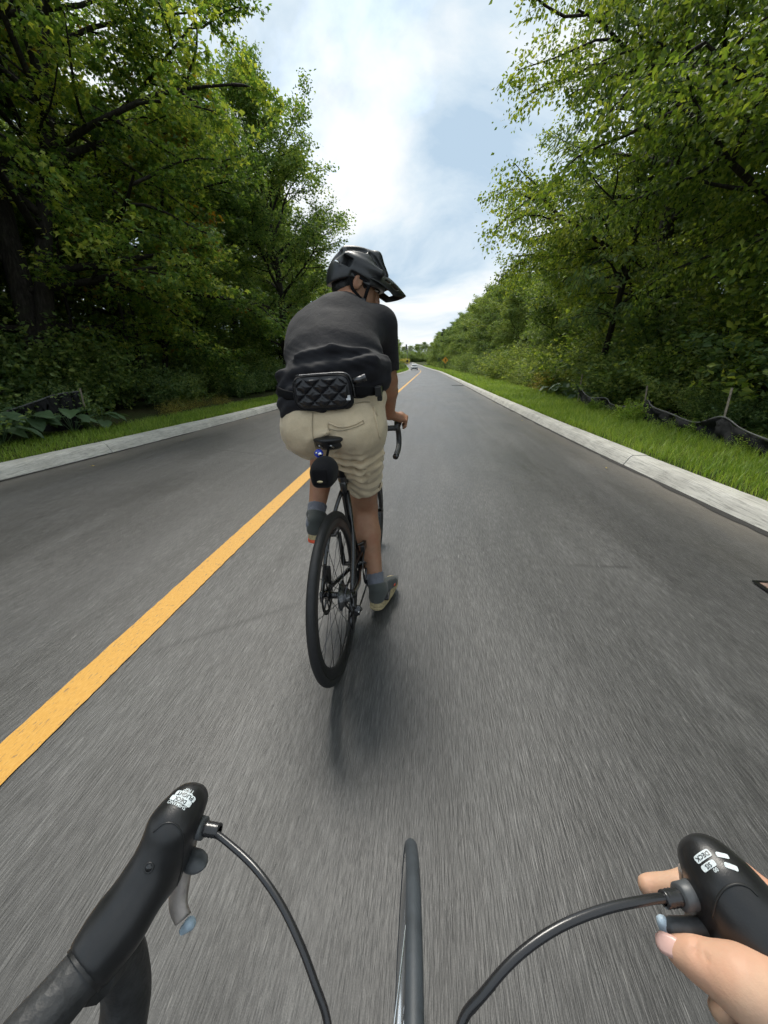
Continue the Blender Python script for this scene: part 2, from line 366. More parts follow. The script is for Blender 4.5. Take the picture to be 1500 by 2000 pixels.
def skin_mat(name, c, red=(.42, .16, .10)):
    m, N, L = nodes_of(name); u = N.new('ShaderNodeTexCoord').outputs['Object']
    a = n_noise(N, L, u, 28, 4, .6); b = n_noise(N, L, u, 650, 2, .6); z = n_noise(N, L, u, 110, 4, .7)
    col = n_ramp(N, L, a, [(.3, tuple(x * .88 for x in c)), (.7, tuple(min(1, x * 1.1) for x in c))])
    col = n_mix(N, L, n_ramp(N, L, n_noise(N, L, u, 16, 3, .6, loc=(3, 3, 3)), [(.42, 0.), (.72, .6)]), col, red)
    finish(N, L, pbsdf(N, L, col, .55, 0, .35, n_bump(N, L, n_math(N, L, 'ADD', n_math(N, L, 'MULTIPLY', b, .35), z), .4, .0008), sss=.07)); return m
def cloth_mat(name, c, weave=900, rough=.9, sheen=.2, fold=0., var=.12):
    m, N, L = nodes_of(name); u = N.new('ShaderNodeTexCoord').outputs['Object']
    a = n_noise(N, L, u, weave, 2, .6); b = n_noise(N, L, u, 12, 4, .6); fz = n_noise(N, L, u, 26, 4, .6, dist=.6)
    col = n_ramp(N, L, b, [(.3, tuple(x * (1 - var) for x in c)), (.7, tuple(x * (1 + var) for x in c))])
    col = n_mix(N, L, 1., col, n_ramp(N, L, a, [(.3, .8), (.7, 1.15)]), 'MULTIPLY')
    nm = n_bump(N, L, a, .25, .0006)
    if fold: nm = n_bump(N, L, fz, fold, .012, nm)
    finish(N, L, pbsdf(N, L, col, rough, 0, .2, nm, sheen=sheen)); return m
def tape_mat():
    m, N, L = nodes_of('bar_tape'); u = N.new('ShaderNodeTexCoord').outputs['Object']
    v = N.new('ShaderNodeTexVoronoi'); v.inputs['Scale'].default_value = 260; L.new(u, v.inputs['Vector'])
    n = n_noise(N, L, u, 90, 4, .7)
    col = n_ramp(N, L, n, [(.3, (.018, .018, .019)), (.7, (.045, .046, .048))])
    nm = n_bump(N, L, v.outputs[0], .5, .0006); nm = n_bump(N, L, n, .4, .0015, nm)
    finish(N, L, pbsdf(N, L, col, .52, 0, .5, nm)); return m
def emit_free_glass(name, c, rough=.06):
    return mat(name, c, rough, 0, .8, .05)

M = {}
M['asphalt'] = asphalt_mat(); M['line'] = line_mat(); M['concrete'] = concrete_mat(); M['soil'] = ground_mat(); M['bark'] = bark_mat()
M['tar'] = mat('tar_joint', (.018, .017, .016), .75, var=.4, vs=40, bump=.6, bs=80, bd=.01)
M['leaf_maple'] = leaf_mat('leaf_maple', (0.055, 0.109, 0.031), (0.163, 0.283, 0.064), (0.466, 0.513, 0.102), .5, accent=(.26, .15, .02))
M['leaf_ash'] = leaf_mat('leaf_ash', (0.051, 0.103, 0.033), (0.153, 0.258, 0.072), (0.368, 0.436, 0.121), .5)
M['leaf_elm'] = leaf_mat('leaf_elm', (0.051, 0.098, 0.021), (0.174, 0.270, 0.049), (0.414, 0.464, 0.096), .52)
M['leaf_wood'] = leaf_mat('leaf_wood', (0.047, 0.092, 0.029), (0.150, 0.237, 0.068), (0.349, 0.413, 0.117), .46)
M['leaf_light'] = leaf_mat('leaf_light', (0.072, 0.123, 0.033), (0.196, 0.280, 0.081), (0.403, 0.455, 0.141), .48)
M['leaf_far_lit'] = leaf_mat('leaf_far_lit', (.10, .165, .055), (.19, .275, .095), (.33, .40, .15), .45)  # distant foliage: haze and open-sky light put into a paler leaf colour
M['leaf_fir'] = leaf_mat('leaf_fir', (0.018, 0.042, 0.021), (0.039, 0.075, 0.033), (0.075, 0.120, 0.045), .15)
M['leaf_shrub'] = leaf_mat('leaf_shrub', (0.053, 0.101, 0.041), (0.138, 0.228, 0.084), (0.310, 0.385, 0.135), .42)
M['leaf_gold'] = leaf_mat('leaf_gold', (0.120, 0.132, 0.036), (0.336, 0.300, 0.060), (0.504, 0.432, 0.096), .3)
M['grass'] = leaf_mat('grass_blade', (0.098, 0.183, 0.024), (0.198, 0.325, 0.041), (0.379, 0.476, 0.103), .42)
M['bigleaf'] = leaf_mat('broad_leaf', (0.053, 0.098, 0.048), (0.090, 0.150, 0.075), (0.135, 0.210, 0.090), .25)
M['skin'] = skin_mat('rider_skin', (.33, .18, .11), (.30, .12, .07)); M['hand'] = skin_mat('hand_skin', (.60, .38, .26), (.62, .25, .16))
M['nail'] = mat('nail', (.68, .42, .36), .3, 0, .5, .06); M['hair'] = mat('hair', (.008, .007, .007), .5, 0, .4, .3, 300, .4, 700, .002)
M['eye'] = mat('eye_white', (.6, .58, .55), .2)
M['shirt'] = cloth_mat('charcoal_shirt', (.0120, .0118, .0152), 1500, .78, .06, .22); M['shorts'] = cloth_mat('khaki_shorts', (.60, .49, .335), 1000, .92, .2, .30)
M['seam'] = cloth_mat('khaki_seam', (.34, .28, .19), 1000); M['sock'] = cloth_mat('grey_sock', (.14, .15, .18), 600)
M['shoe'] = cloth_mat('grey_shoe', (.050, .056, .053), 900, .85); M['sole'] = mat('tan_sole', (.40, .33, .19), .8, var=.35, vs=160, bump=.6, bs=150, bd=.003)
M['orange'] = mat('orange_rubber', (.62, .08, .03), .55, var=.1)
M['rubber'] = mat('tyre_rubber', (.017, .017, .018), .62, var=.25, vs=60, bump=.3, bs=400, bd=.0008)
M['gloss'] = mat('black_paint', (.007, .007, .008), .22, 0, .5, .1, coat=.6); M['matte'] = mat('matte_black', (.012, .012, .013), .42, 0, .5, .15, 60)
M['carbon'] = mat('carbon_rim', (.011, .011, .012), .34, 0, .5, .2, 90)
M['steel'] = mat('steel', (.42, .42, .43), .28, 1., .5, .15, 80); M['dsteel'] = mat('dark_steel', (.10, .10, .105), .34, 1., .5, .25, 120); M['bright'] = mat('polished_alloy', (.82, .82, .82), .14, 1., .5, .05)
M['helmet'] = mat('helmet_shell', (.022, .024, .027), .40, 0, .5, .12, 40, coat=.15); M['visor'] = mat('visor_plastic', (.010, .010, .011), .34, 0, .5, .1)
M['strap'] = cloth_mat('webbing', (.006, .006, .007), 700, .9, 0.)
M['nylon'] = mat('quilted_nylon', (.013, .013, .016), .36, 0, .5, .2, 50, .35, 70, .004); M['bagblack'] = cloth_mat('black_fabric', (.007, .007, .009), 900, .85, .05)
M['white_tag'] = mat('white_label', (.75, .76, .78), .7); M['blue'] = mat('blue_plastic', (.02, .05, .42), .25, 0, .6, .2, 200); M['badge'] = mat('badge', (.5, .42, .25), .35, .6)
M['hood'] = mat('hood_rubber', (.016, .016, .017), .36, 0, .5, .22, 70, .22, 900, .0004, rvar=.07); M['tape'] = tape_mat(); M['print'] = mat('white_print', (.62, .68, .70), .6, var=.25, vs=900)
M['lever'] = mat('lever_plastic', (.075, .080, .085), .42, 0, .5, .2, 200); M['pale'] = mat('worn_lever', (.42, .37, .34), .4, .35, .5, .25, 120); M['skytint'] = mat('sky_tinted_tip', (.42, .53, .63), .32, 0, .5, .12, 200)  # silver lever tip: its blue is sky reflection painted into the colour
M['cable'] = mat('cable_housing', (.020, .020, .022), .24, 0, .6, .1); M['dtyre'] = mat('worn_tyre', (.045, .054, .064), .55, 0, .5, .2, 30, .2, 300, .0006)
M['fence'] = cloth_mat('silt_fabric', (.022, .022, .023), 300, .85, .0, .6, .4); M['fence_edge'] = mat('fence_edge', (.12, .12, .12), .5, 0, .5, .4, 25); M['wood'] = mat('weathered_wood', (.26, .22, .17), .85, var=.35, vs=25, bump=.5, bs=60, bd=.004)
M['car'] = mat('white_car_paint', (.72, .73, .74), .25, 0, .5, .03, coat=.8); M['glass'] = emit_free_glass('dark_glass', (.02, .025, .03)); M['lamp'] = mat('lamp_glass', (.6, .6, .62), .1); M['plate'] = mat('number_plate', (.6, .62, .66), .5)
M['sign'] = mat('sign_orange', (.80, .36, .03), .5, var=.05); M['signback'] = mat('sign_black', (.012, .012, .012), .5); M['galv'] = mat('galvanised', (.16, .16, .16), .5, .8)
M['dryleaf'] = mat('yellow_leaf', (.55, .42, .05), .7)
# ------------------------------------------------------------------ road, kerbs, ground
def offs(Y): Y = np.asarray(Y, float); return -np.maximum(Y - 75, 0) ** 2 / 1900
def rise(Y): Y = np.asarray(Y, float); return np.where(Y < 100, 0, np.where(Y < 220, np.maximum(Y - 100, 0) ** 2 / 5200, 2.77 + (np.minimum(Y, 300) - 220) * .02))
def edge_r(Y): return 2.44 + .5 * np.exp(-np.maximum(Y, -1) / 4)
def edge_l(Y): return 4.30 + .9 * np.exp(-np.maximum(Y, -1) / 5)
def line_x(Y): return -1.31 - .1 * (1 - np.exp(-np.maximum(Y, -1) / 6))
def gz(x, y):
    d = x - offs(y); z = rise(y)
    over = np.maximum(d - edge_r(y) - .25, 0) + np.maximum(-d - edge_l(y) - .25, 0)
    return z + .125 + np.minimum(over, 14) * .018
YS = np.concatenate([np.arange(-6, 30, .5), np.arange(30, 110, 2), np.arange(110, 330, 4)])
def sheet(name, cols, zf, mat, ys=YS, uv=False):
    """cols: list of functions Y -> lateral position; zf(k, X, Y) -> z"""
    n = len(cols); V = []
    for Y in ys:
        for k, c in enumerate(cols): d = float(c(Y)); X = d + float(offs(Y)); V.append((X, Y, zf(k, X, Y)))
    V = np.array(V); i = np.arange(len(ys) - 1)[:, None] * n; j = np.arange(n - 1)[None]
    Q = np.stack([i + j, i + j + 1, i + n + j + 1, i + n + j], -1).reshape(-1, 4)
    me = fast_mesh(name, V, [Q], True)
    if uv:
        D = V[:, 0] - offs(V[:, 1]); E = np.minimum(edge_r(V[:, 1]) - D, D + edge_l(V[:, 1])); li = np.zeros(len(me.loops), np.int32); me.loops.foreach_get('vertex_index', li)
        a = me.uv_layers.new(name='UVMap'); a.data.foreach_set('uv', np.stack([D[li], V[li, 1]], 1).ravel().astype(np.float32))
        b = me.uv_layers.new(name='edge'); b.data.foreach_set('uv', np.stack([E[li], V[li, 1]], 1).ravel().astype(np.float32))
    return link(name, me, mat)
# the terrain under everything, from the verge out to the horizon
def gcols(): 
    c = []
    for d in (-1600, -500, -160, -60, -25, -14, -9, -7, -6): c.append(lambda Y, d=d: d)
    c += [lambda Y: -edge_l(Y) - .24, lambda Y: -edge_l(Y) - .16, lambda Y: edge_r(Y) + .16, lambda Y: edge_r(Y) + .24]
    for d in (3.6, 4.6, 6, 8, 12, 20, 40, 120, 500, 1600): c.append(lambda Y, d=d: d)
    return c
def ground_z(k, X, Y):
    if k in (10, 11): return float(rise(Y)) - .12
    z = float(gz(X, Y))
    d = X - float(offs(Y)); far = max(abs(d) - 60, 0)
    return z + .03 * math.sin(X * 1.3 + Y * .9) * (abs(d) > 5.5)
GY = np.concatenate([np.array([-200, -60, -20]), YS, np.array([360, 450, 700, 1200, 2600])])
ground = tag(sheet('ground', gcols(), ground_z, M['soil'], GY), kind='structure')
crown = lambda D, Y: .03 * (1 - ((D + 1.0) / 3.8) ** 2)
rc = [(lambda Y, t=t: -edge_l(Y) - .02 + t * (edge_l(Y) + edge_r(Y) + .04)) for t in np.linspace(0, 1, 25)]
road = tag(sheet('road', rc, lambda k, X, Y: float(rise(Y)) + crown(X - float(offs(Y)), Y) * .6, M['asphalt'], uv=True), kind='structure')
LJ = np.random.default_rng(77).normal(0, .0012, (2, 4000))
LY = np.concatenate([np.arange(-2, 12, .03), np.arange(12, 30, .3), np.arange(30, 320, 3)])
ln = sheet('centre_line', [lambda Y: line_x(Y) - .071 + LJ[0][int(abs(Y) * 97) % 4000], lambda Y: line_x(Y) + .071 + LJ[1][int(abs(Y) * 97) % 4000]], lambda k, X, Y: float(rise(Y)) + crown(X - float(offs(Y)), Y) * .6 + .005, M['line'], LY)
ln.parent = road
# kerbs: cast concrete lengths with open joints
PROF = [(.0, -.05), (.0, .015), (.055, .105), (.075, .128), (.10, .14), (.265, .145), (.285, .135), (.285, -.05)]
def kerb_piece(y0, y1, side, step, jit):
    ys = np.linspace(y0, y1, max(2, int(round((y1 - y0) / step)) + 1)); V = []; m = len(PROF)
    for Y in ys:
        e = (edge_r(Y) if side > 0 else edge_l(Y)); o = float(offs(Y)); z = float(rise(Y))
        for (a, h) in PROF: V.append((o + side * (e + a + jit[0]), Y, z + h + (jit[1] if h > 0 else 0)))
    n = len(ys); i = np.arange(n - 1)[:, None] * m; j = np.arange(m - 1)[None]
    Q = np.stack([i + j, i + m + j, i + m + j + 1, i + j + 1], -1).reshape(-1, 4)
    if side < 0: Q = Q[:, ::-1]
    end = [list(range(m)), list(range((n - 1) * m, n * m))[::-1]]
    if side < 0: end = [e[::-1] for e in end]
    return MB().add(V, Q), np.array(end)
rk = random.Random(3)
for side, nm in ((1, 'kerb_right'), (-1, 'kerb_left')):
    root = empty(nm, (0, 0, 0)); tag(root, kind='structure')
    y = -2.0; k = 0
    while y < 70:
        L = 2.4
        jit = (rk.uniform(-.004, .004), rk.uniform(-.004, .004)); b, end = kerb_piece(y + .005, y + L - .005, side, .4 if y < 20 else 1.2, jit)
        me = fast_mesh('kerb_length', np.concatenate(b.v), [np.concatenate(b.q), end], False)
        o = link('kerb_length', me, M['concrete'], root); y += L
    b, end = kerb_piece(y + .005, 320, side, 3.0, (0, 0))
    link('far_kerb', fast_mesh('far_kerb', np.concatenate(b.v), [np.concatenate(b.q), end], False), M['concrete'], root)
    # ragged strip of tar where the asphalt meets the kerb
    ys = np.arange(-2, 60, .12); V = []; rr = np.random.default_rng(5 + side)
    wob = np.convolve(rr.normal(size=len(ys)), np.ones(3) / 3, 'same')
    for q, Y in enumerate(ys):
        e = (edge_r(Y) if side > 0 else edge_l(Y)); wdt = (.055 if side > 0 else .02) * (1 + .45 * wob[q]); z = float(crown(side * e, Y)) * .6
        V += [(side * (e - max(wdt, .004)), Y, z + .0045), (side * (e + .004), Y, z + .012)]
    i = np.arange(len(ys) - 1) * 2; Q = np.stack([i, i + 1, i + 3, i + 2], 1)
    if side < 0: Q = Q[:, ::-1]
    link('tar_joint', fast_mesh('tar_joint', np.array(V), [Q], False), M['tar'], road)
# grating at the kerb and the iron cover at the right edge of the frame
def grate(loc, w, l, nbar, label, matn='dsteel'):
    g = empty('drain_grate', loc); tag(g, label, 'drain')
    f = MB()
    for sx in (-1, 1): f.box((sx * w / 2, 0, .006), (.015, l / 2 + .015, .006))
    for sy in (-1, 1): f.box((0, sy * l / 2, .0065), (w / 2 - .016, .015, .006))
    f.build('grate_frame', M[matn], g, False)
    MB().box((0, 0, .001), (w / 2 - .016, l / 2 - .016, .002)).build('pit_shade', M['signback'], g, False)  # flat black plate painted as the shade down in the drain
    bar = MB().box((0, 0, .006), (.012, l / 2 - .016, .004)).mesh('grate_bar', False); bar.materials.append(M[matn])
    for i in range(nbar): link('grate_bar', bar, None, g, ((-.5 + (i + .5) / nbar) * (w - .04), 0, 0))
grate((1.95, 26.6, .012), .75, .5, 9, 'iron drain grating set in the asphalt against the right kerb')
cov = empty('iron_cover', (2.12, 2.10, .018)); tag(cov, 'rusty square iron cover cut off by the right edge of the road view', 'cover')
MB().box((0, 0, .0), (.13, .10, .004)).build('cover_plate', mat('rusty_iron', (.22, .15, .12), .7, .3, var=.4, vs=40, bump=.5, bs=90, bd=.003), cov, False)
f = MB(); [f.box((sx * .14, 0, .002), (.009, .12, .005)) for sx in (-1, 1)]; [f.box((0, sy * .11, .0025), (.13, .009, .005)) for sy in (-1, 1)]; f.build('cover_frame', M['dsteel'], cov, False)
# ------------------------------------------------------------------ vegetation
DIAMOND = (np.array([(0, 0, 0), (-.30, .45, .07), (0, 1, -.06), (.30, .45, .07)], float), np.array([(0, 2, 1), (0, 3, 2)]))
LOBED = (np.array([(0, 0, 0), (-.56, .34, -.05), (-.19, .5, .05), (0, 1, -.1), (.19, .5, .05), (.56, .34, -.05)], float), np.array([(0, 2, 1), (0, 3, 2), (0, 4, 3), (0, 5, 4)]))
SLIM = (np.array([(0, 0, 0), (-.17, .4, .04), (0, 1, -.1), (.17, .4, .04)], float), np.array([(0, 2, 1), (0, 3, 2)]))
BLADE = (np.array([(-.03, 0, 0), (.03, 0, 0), (.024, .10, .55), (-.024, .10, .55), (0, .42, .95)], float), np.array([(0, 1, 2), (0, 2, 3), (3, 2, 4)]))
def nrm(a): return a / (np.linalg.norm(a, axis=1, keepdims=True) + 1e-9)
def leaves(P, D, Nn, S, tpl):
    """one small folded face set per leaf; returns verts, tris"""
    T, Fc = tpl; y = nrm(D); z = nrm(Nn - y * (Nn * y).sum(1, keepdims=True)); x = np.cross(y, z)
    V = P[:, None] + S[:, None, None] * (T[None, :, 0:1] * x[:, None] + T[None, :, 1:2] * y[:, None] + T[None, :, 2:3] * z[:, None])
    F = Fc[None] + (np.arange(len(P)) * len(T))[:, None, None]
    return V.reshape(-1, 3), F.reshape(-1, 3)
def rotz(v, a): c, s = math.cos(a), math.sin(a); return np.array([v[0] * c - v[1] * s, v[0] * s + v[1] * c, v[2]])
def grow(rng, p, d, L, n, wand, up):
    pts = [np.array(p, float)]; d = unit(d); st = L / n
    for i in range(n):
        d = unit(d + rng.normal(0, wand, 3) + np.array([0, 0, up])); pts.append(pts[-1] + d * st)
    return np.array(pts)
def tree_mesh(seed, H=12, r0=.22, crown0=.2, Lmax=4.2, n1=18, n2=7, n3=6, nleaf=26000, size=.13, tpl=LOBED, flat=.85, droop=-.02, shape='round', lean=(0, 0), leafdroop=.35, forks=1, spread=.09, el0=.2, el1=1.1, twigs=True, sway=None):
    """returns (wood MB, leaf verts, leaf tris): trunk, limbs, boughs and twigs, leaves set along the twigs"""
    rng = np.random.default_rng(seed); W = MB(); segs = []
    stems = []
    for f in range(forks):
        d0 = unit((lean[0] + (rng.normal(0, .16) if forks > 1 else 0), lean[1] + (rng.normal(0, .16) if forks > 1 else 0), 1))
        t = grow(rng, (rng.normal(0, .12) * (forks > 1), rng.normal(0, .12) * (forks > 1), -.3), d0, (H * .93 + .3) * (1 - .12 * f), 11, .05, .03); stems.append(t)
        rad = r0 * (1 - .2 * f) * (np.linspace(1, .12, len(t)) ** .9); rad[0] *= 1.35
        W.tube(t, rad, 9)
    for i in range(n1):
        t = stems[i % forks]; u = crown0 + (1 - crown0) * (i + rng.uniform(.1, .9)) / n1; k = u * (len(t) - 1); a = int(min(k, len(t) - 2)); p = t[a] + (t[a + 1] - t[a]) * (k - a)
        az = i * 2.399 + rng.normal(0, .35); v = (u - crown0) / (1 - crown0)
        prof = {'round': math.sin(math.pi * (.16 + .80 * v)) ** .8, 'cone': 1.03 - v, 'oval': math.sin(math.pi * (.12 + .84 * v)) ** .6, 'dome': (1 - v ** 2.2) ** .5 * .95 + .05}[shape]
        L = Lmax * prof * rng.uniform(.78, 1.15); el = el0 + (el1 - el0) * v + rng.normal(0, .1)
        d = np.array([math.cos(az) * math.cos(el), math.sin(az) * math.cos(el), math.sin(el)])
        if sway is not None: d = unit(d + np.array(sway) * (1 if d[0] * sway[0] > 0 else .4))
        limb = grow(rng, p, d, L, 7, .10, droop); rr = max(.012, r0 * .42 * (1 - .6 * v) * (L / Lmax) ** .6)
        W.tube(limb, np.linspace(rr, rr * .22, len(limb)), 6, cap=False)
        for j in range(n2):
            w = .18 + .82 * (j + rng.uniform(0, 1)) / n2; k = w * 7; a = int(min(k, 6)); q = limb[a] + (limb[a + 1] - limb[a]) * (k - a); ld = unit(limb[a + 1] - limb[a])
            sd = rotz(ld, (1 if j % 2 else -1) * rng.uniform(.5, 1.15)); sd[2] = sd[2] * .5 + rng.normal(0, .22)
            L2 = L * (.5 - .22 * w) * rng.uniform(.7, 1.25) + .25
            b = grow(rng, q, sd, L2, 5, .16, droop * 1.6); r2 = max(.006, rr * .35)
            W.tube(b, np.linspace(r2, r2 * .3, len(b)), 4, cap=False)
            for e in range(n3):
                x = .15 + .85 * (e + rng.uniform(0, 1)) / n3; k = x * 5; a = int(min(k, 4)); s0 = b[a] + (b[a + 1] - b[a]) * (k - a); bd = unit(b[a + 1] - b[a])
                td = rotz(bd, (1 if e % 2 else -1) * rng.uniform(.3, 1.2)); td[2] += rng.normal(0, .3) - .12
                tw = grow(rng, s0, td, max(.22, L2 * .33 * rng.uniform(.6, 1.3)), 3, .2, droop * 3)
                if twigs: W.tube(tw, [.006, .005, .004, .002], 3, cap=False)
                for z in range(3): segs.append((tw[z], tw[z + 1]))
    A = np.array([s[0] for s in segs]); B = np.array([s[1] for s in segs]); ln = np.linalg.norm(B - A, axis=1) + .02
    pick = rng.choice(len(A), nleaf, p=ln / ln.sum()); t = rng.uniform(0, 1, (nleaf, 1))
    P = A[pick] + (B[pick] - A[pick]) * t + rng.normal(0, spread, (nleaf, 3)) * np.array([1, 1, .55])
    D = nrm(B[pick] - A[pick]) * .7 + rng.normal(0, .75, (nleaf, 3)); D[:, 2] = D[:, 2] * .5 - leafdroop
    Nn = rng.normal(0, 1, (nleaf, 3)) * (1.15 - flat); Nn[:, 2] += flat
    S = size * rng.uniform(.55, 1.25, nleaf)
    V, F = leaves(P, D, Nn, S, tpl)
    return W, V, F
PROTO = {}
def proto(key, leafm, **kw):
    W, V, F = tree_mesh(**kw); wm = W.mesh(key + '_trunk'); wm.materials.append(M['bark'])
    lm = fast_mesh(key + '_crown', V, [F]); lm.materials.append(M[leafm]); PROTO[key] = (wm, lm)
def plant_tree(key, name, x, y, s=1.0, rz=0.0, label=None, cat='tree', group=None, sz=None, tilt=(0, 0), leafm=None, z=None):
    o = empty(name, (x, y, float(gz(x, y)) if z is None else z), (tilt[0], tilt[1], rz)); o.scale = (s, s, sz or s); wm, lm = PROTO[key]
    link('trunk', wm, None, o); c = link('crown', lm, None, o)
    if leafm: c.material_slots[0].link = 'OBJECT'; c.material_slots[0].material = M[leafm]
    return tag(o, label, cat, group)

proto('maple', 'leaf_maple', seed=11, H=12.5, r0=.31, crown0=.18, Lmax=5.6, n1=28, n2=8, n3=7, nleaf=72000, size=.120, tpl=LOBED, flat=.8, droop=-.022, shape='oval', forks=2, spread=.12, el0=.05, el1=1.05, leafdroop=.4)
proto('ash', 'leaf_ash', seed=5, H=13.0, r0=.24, crown0=.16, Lmax=3.9, n1=40, n2=8, n3=6, nleaf=62000, size=.14, tpl=DIAMOND, flat=.5, droop=.012, shape='oval', spread=.18, el0=.35, el1=1.25)
proto('elm', 'leaf_elm', seed=23, H=13.0, r0=.30, crown0=.14, Lmax=5.4, n1=26, n2=9, n3=7, nleaf=115000, size=.105, tpl=DIAMOND, flat=.5, droop=-.035, shape='oval', spread=.17, el0=.15, el1=1.1, leafdroop=.6)
proto('wood1', 'leaf_wood', seed=41, H=12.0, r0=.20, crown0=.10, Lmax=3.7, n1=30, n2=8, n3=5, nleaf=32000, size=.20, tpl=DIAMOND, flat=.55, shape='oval', spread=.22, twigs=False, el0=.1)
proto('wood2', 'leaf_wood', seed=42, H=12.0, r0=.20, crown0=.06, Lmax=3.9, n1=30, n2=8, n3=5, nleaf=26000, size=.19, tpl=LOBED, flat=.6, shape='round', spread=.20, twigs=False, el0=.0)
proto('wood3', 'leaf_light', seed=43, H=12.0, r0=.18, crown0=.08, Lmax=3.3, n1=32, n2=7, n3=5, nleaf=32000, size=.20, tpl=DIAMOND, flat=.5, shape='oval', spread=.22, twigs=False, el0=.2)
proto('fir', 'leaf_fir', seed=44, H=13.0, r0=.18, crown0=.08, Lmax=2.4, n1=60, n2=6, n3=4, nleaf=30000, size=.20, tpl=SLIM, flat=.5, shape='cone', droop=-.01, spread=.07, twigs=False, el0=-.15, el1=.3)
proto('spray', 'leaf_shrub', seed=47, H=9.0, r0=.10, crown0=.22, Lmax=2.3, n1=16, n2=5, n3=5, nleaf=5200, size=.17, tpl=SLIM, flat=.2, shape='oval', droop=-.01, spread=.10, el0=.5, el1=1.2, leafdroop=.8)
def shrub_proto(key, leafm, seed, n=60, h=1.2, w=.9, nleaf=3200, size=.10, tpl=DIAMOND, flat=.5):
    rng = np.random.default_rng(seed); W = MB(); segs = []
    for i in range(n):
        a = rng.uniform(0, 6.283); r = w * math.sqrt(rng.uniform(0, 1)) * .4; tip = rng.uniform(.3, 1.0)
        st = grow(rng, (math.cos(a) * r * .5, math.sin(a) * r * .5, -.08), (math.cos(a) * tip, math.sin(a) * tip, rng.uniform(.6, 1.5)), h * rng.uniform(.6, 1.15), 5, .16, -.04)
        W.tube(st, np.linspace(.008, .002, 6), 3, cap=False)
        for z in range(1, 5): segs.append((st[z], st[z + 1]))
    A = np.array([s[0] for s in segs]); B = np.array([s[1] for s in segs]); pick = rng.integers(0, len(A), nleaf); t = rng.uniform(0, 1, (nleaf, 1))
    P = A[pick] + (B[pick] - A[pick]) * t + rng.normal(0, .07, (nleaf, 3)); P[:, 2] = np.maximum(P[:, 2], .02)
    D = nrm(B[pick] - A[pick]) * .4 + rng.normal(0, .8, (nleaf, 3)); D[:, 2] = D[:, 2] * .5 - .15; Nn = rng.normal(0, 1, (nleaf, 3)) * (1.1 - flat); Nn[:, 2] += flat
    V, F = leaves(P, D, Nn, size * rng.uniform(.5, 1.25, nleaf), tpl)
    wm = W.mesh(key + '_stem'); wm.materials.append(M['bark']); lm = fast_mesh(key + '_foliage', V, [F]); lm.materials.append(M[leafm]); PROTO[key] = (wm, lm)
shrub_proto('bush1', 'leaf_shrub', 61, 70, 1.5, 1.2, 5200, .11); shrub_proto('bush2', 'leaf_shrub', 62, 60, 1.2, 1.3, 4200, .10, LOBED, .7)
shrub_proto('bush3', 'leaf_wood', 63, 90, 2.2, 1.4, 7000, .12, DIAMOND, .5); shrub_proto('bush4', 'leaf_light', 64, 70, 1.3, 1.0, 4200, .10, DIAMOND, .5)
shrub_proto('weed', 'leaf_light', 65, 60, .8, .8, 1800, .07, SLIM, .3); shrub_proto('gold', 'leaf_gold', 66, 60, .9, .8, 1600, .07, SLIM, .3)
def bush(key, x, y, s, rz, label, group, sz=None, leafm=None, name='shrub'):
    o = empty(name, (x, y, float(gz(x, y))), (0, 0, rz)); o.scale = (s, s, sz or s); wm, lm = PROTO[key]; link('stem', wm, None, o); c = link('foliage', lm, None, o)
    if leafm: c.material_slots[0].link = 'OBJECT'; c.material_slots[0].material = M[leafm]
    return tag(o, label, 'shrub', group)

# -- left side
plant_tree('maple', 'maple_tree', -8.9, 8.6, .95, 1.1, 'big dark maple with a forked black trunk reaching over the left verge', tilt=(0, .03))
plant_tree('maple', 'maple_tree', -9.9, 13.4, .92, 3.6, 'maple with layered yellow-green boughs just beyond the big forked maple')
plant_tree('ash', 'ash_tree', -7.2, 20.5, .92, .4, 'tall slender pale green tree at the end of the left woods, sky on its right', sz=.90)
plant_tree('ash', 'ash_tree', -9.9, 17.5, .78, 2.4, 'narrow green tree standing between the layered maple and the tall slender tree')
rt = random.Random(8)
GL = 'trees of the woods left of the road'; LL = 'leafy tree within the dense woods left of the road'
for (x, y, s, k) in [(-12.5, 6.5, .95, 'wood2'), (-13.5, 11, 1.05, 'wood1'), (-9.6, 2.6, .8, 'maple'), (-14.5, 17, 1.05, 'wood2'), (-11.5, 24, 1.0, 'wood1'), (-17, 9, 1.1, 'wood3'), (-19, 15, 1.15, 'wood3'), (-18, 4, 1.1, 'wood3'), (-13, 1.5, 1.0, 'wood2'), (-17, 24, 1.1, 'wood2'),
                     (-10.5, 29, .95, 'wood1'), (-14, 33, 1.05, 'wood2'), (-23, 11, 1.2, 'wood3'), (-23, 20, 1.2, 'wood1')]:
    plant_tree(k, 'woodland_tree', x, y, s, rt.uniform(0, 6.3), LL, group=GL)
for y in list(range(28, 110, 6)) + list(range(112, 160, 8)):
    x = float(offs(y)) - 9.2 + rt.uniform(-1.0, .8)
    plant_tree(rt.choice(['wood1', 'wood2', 'wood3']), 'roadside_tree', x, y + rt.uniform(-2, 2), rt.uniform(.60, .78), rt.uniform(0, 6.3), 'light green tree along the far left roadside', group='trees along the far left roadside', leafm='leaf_far_lit' if y > 60 else None)
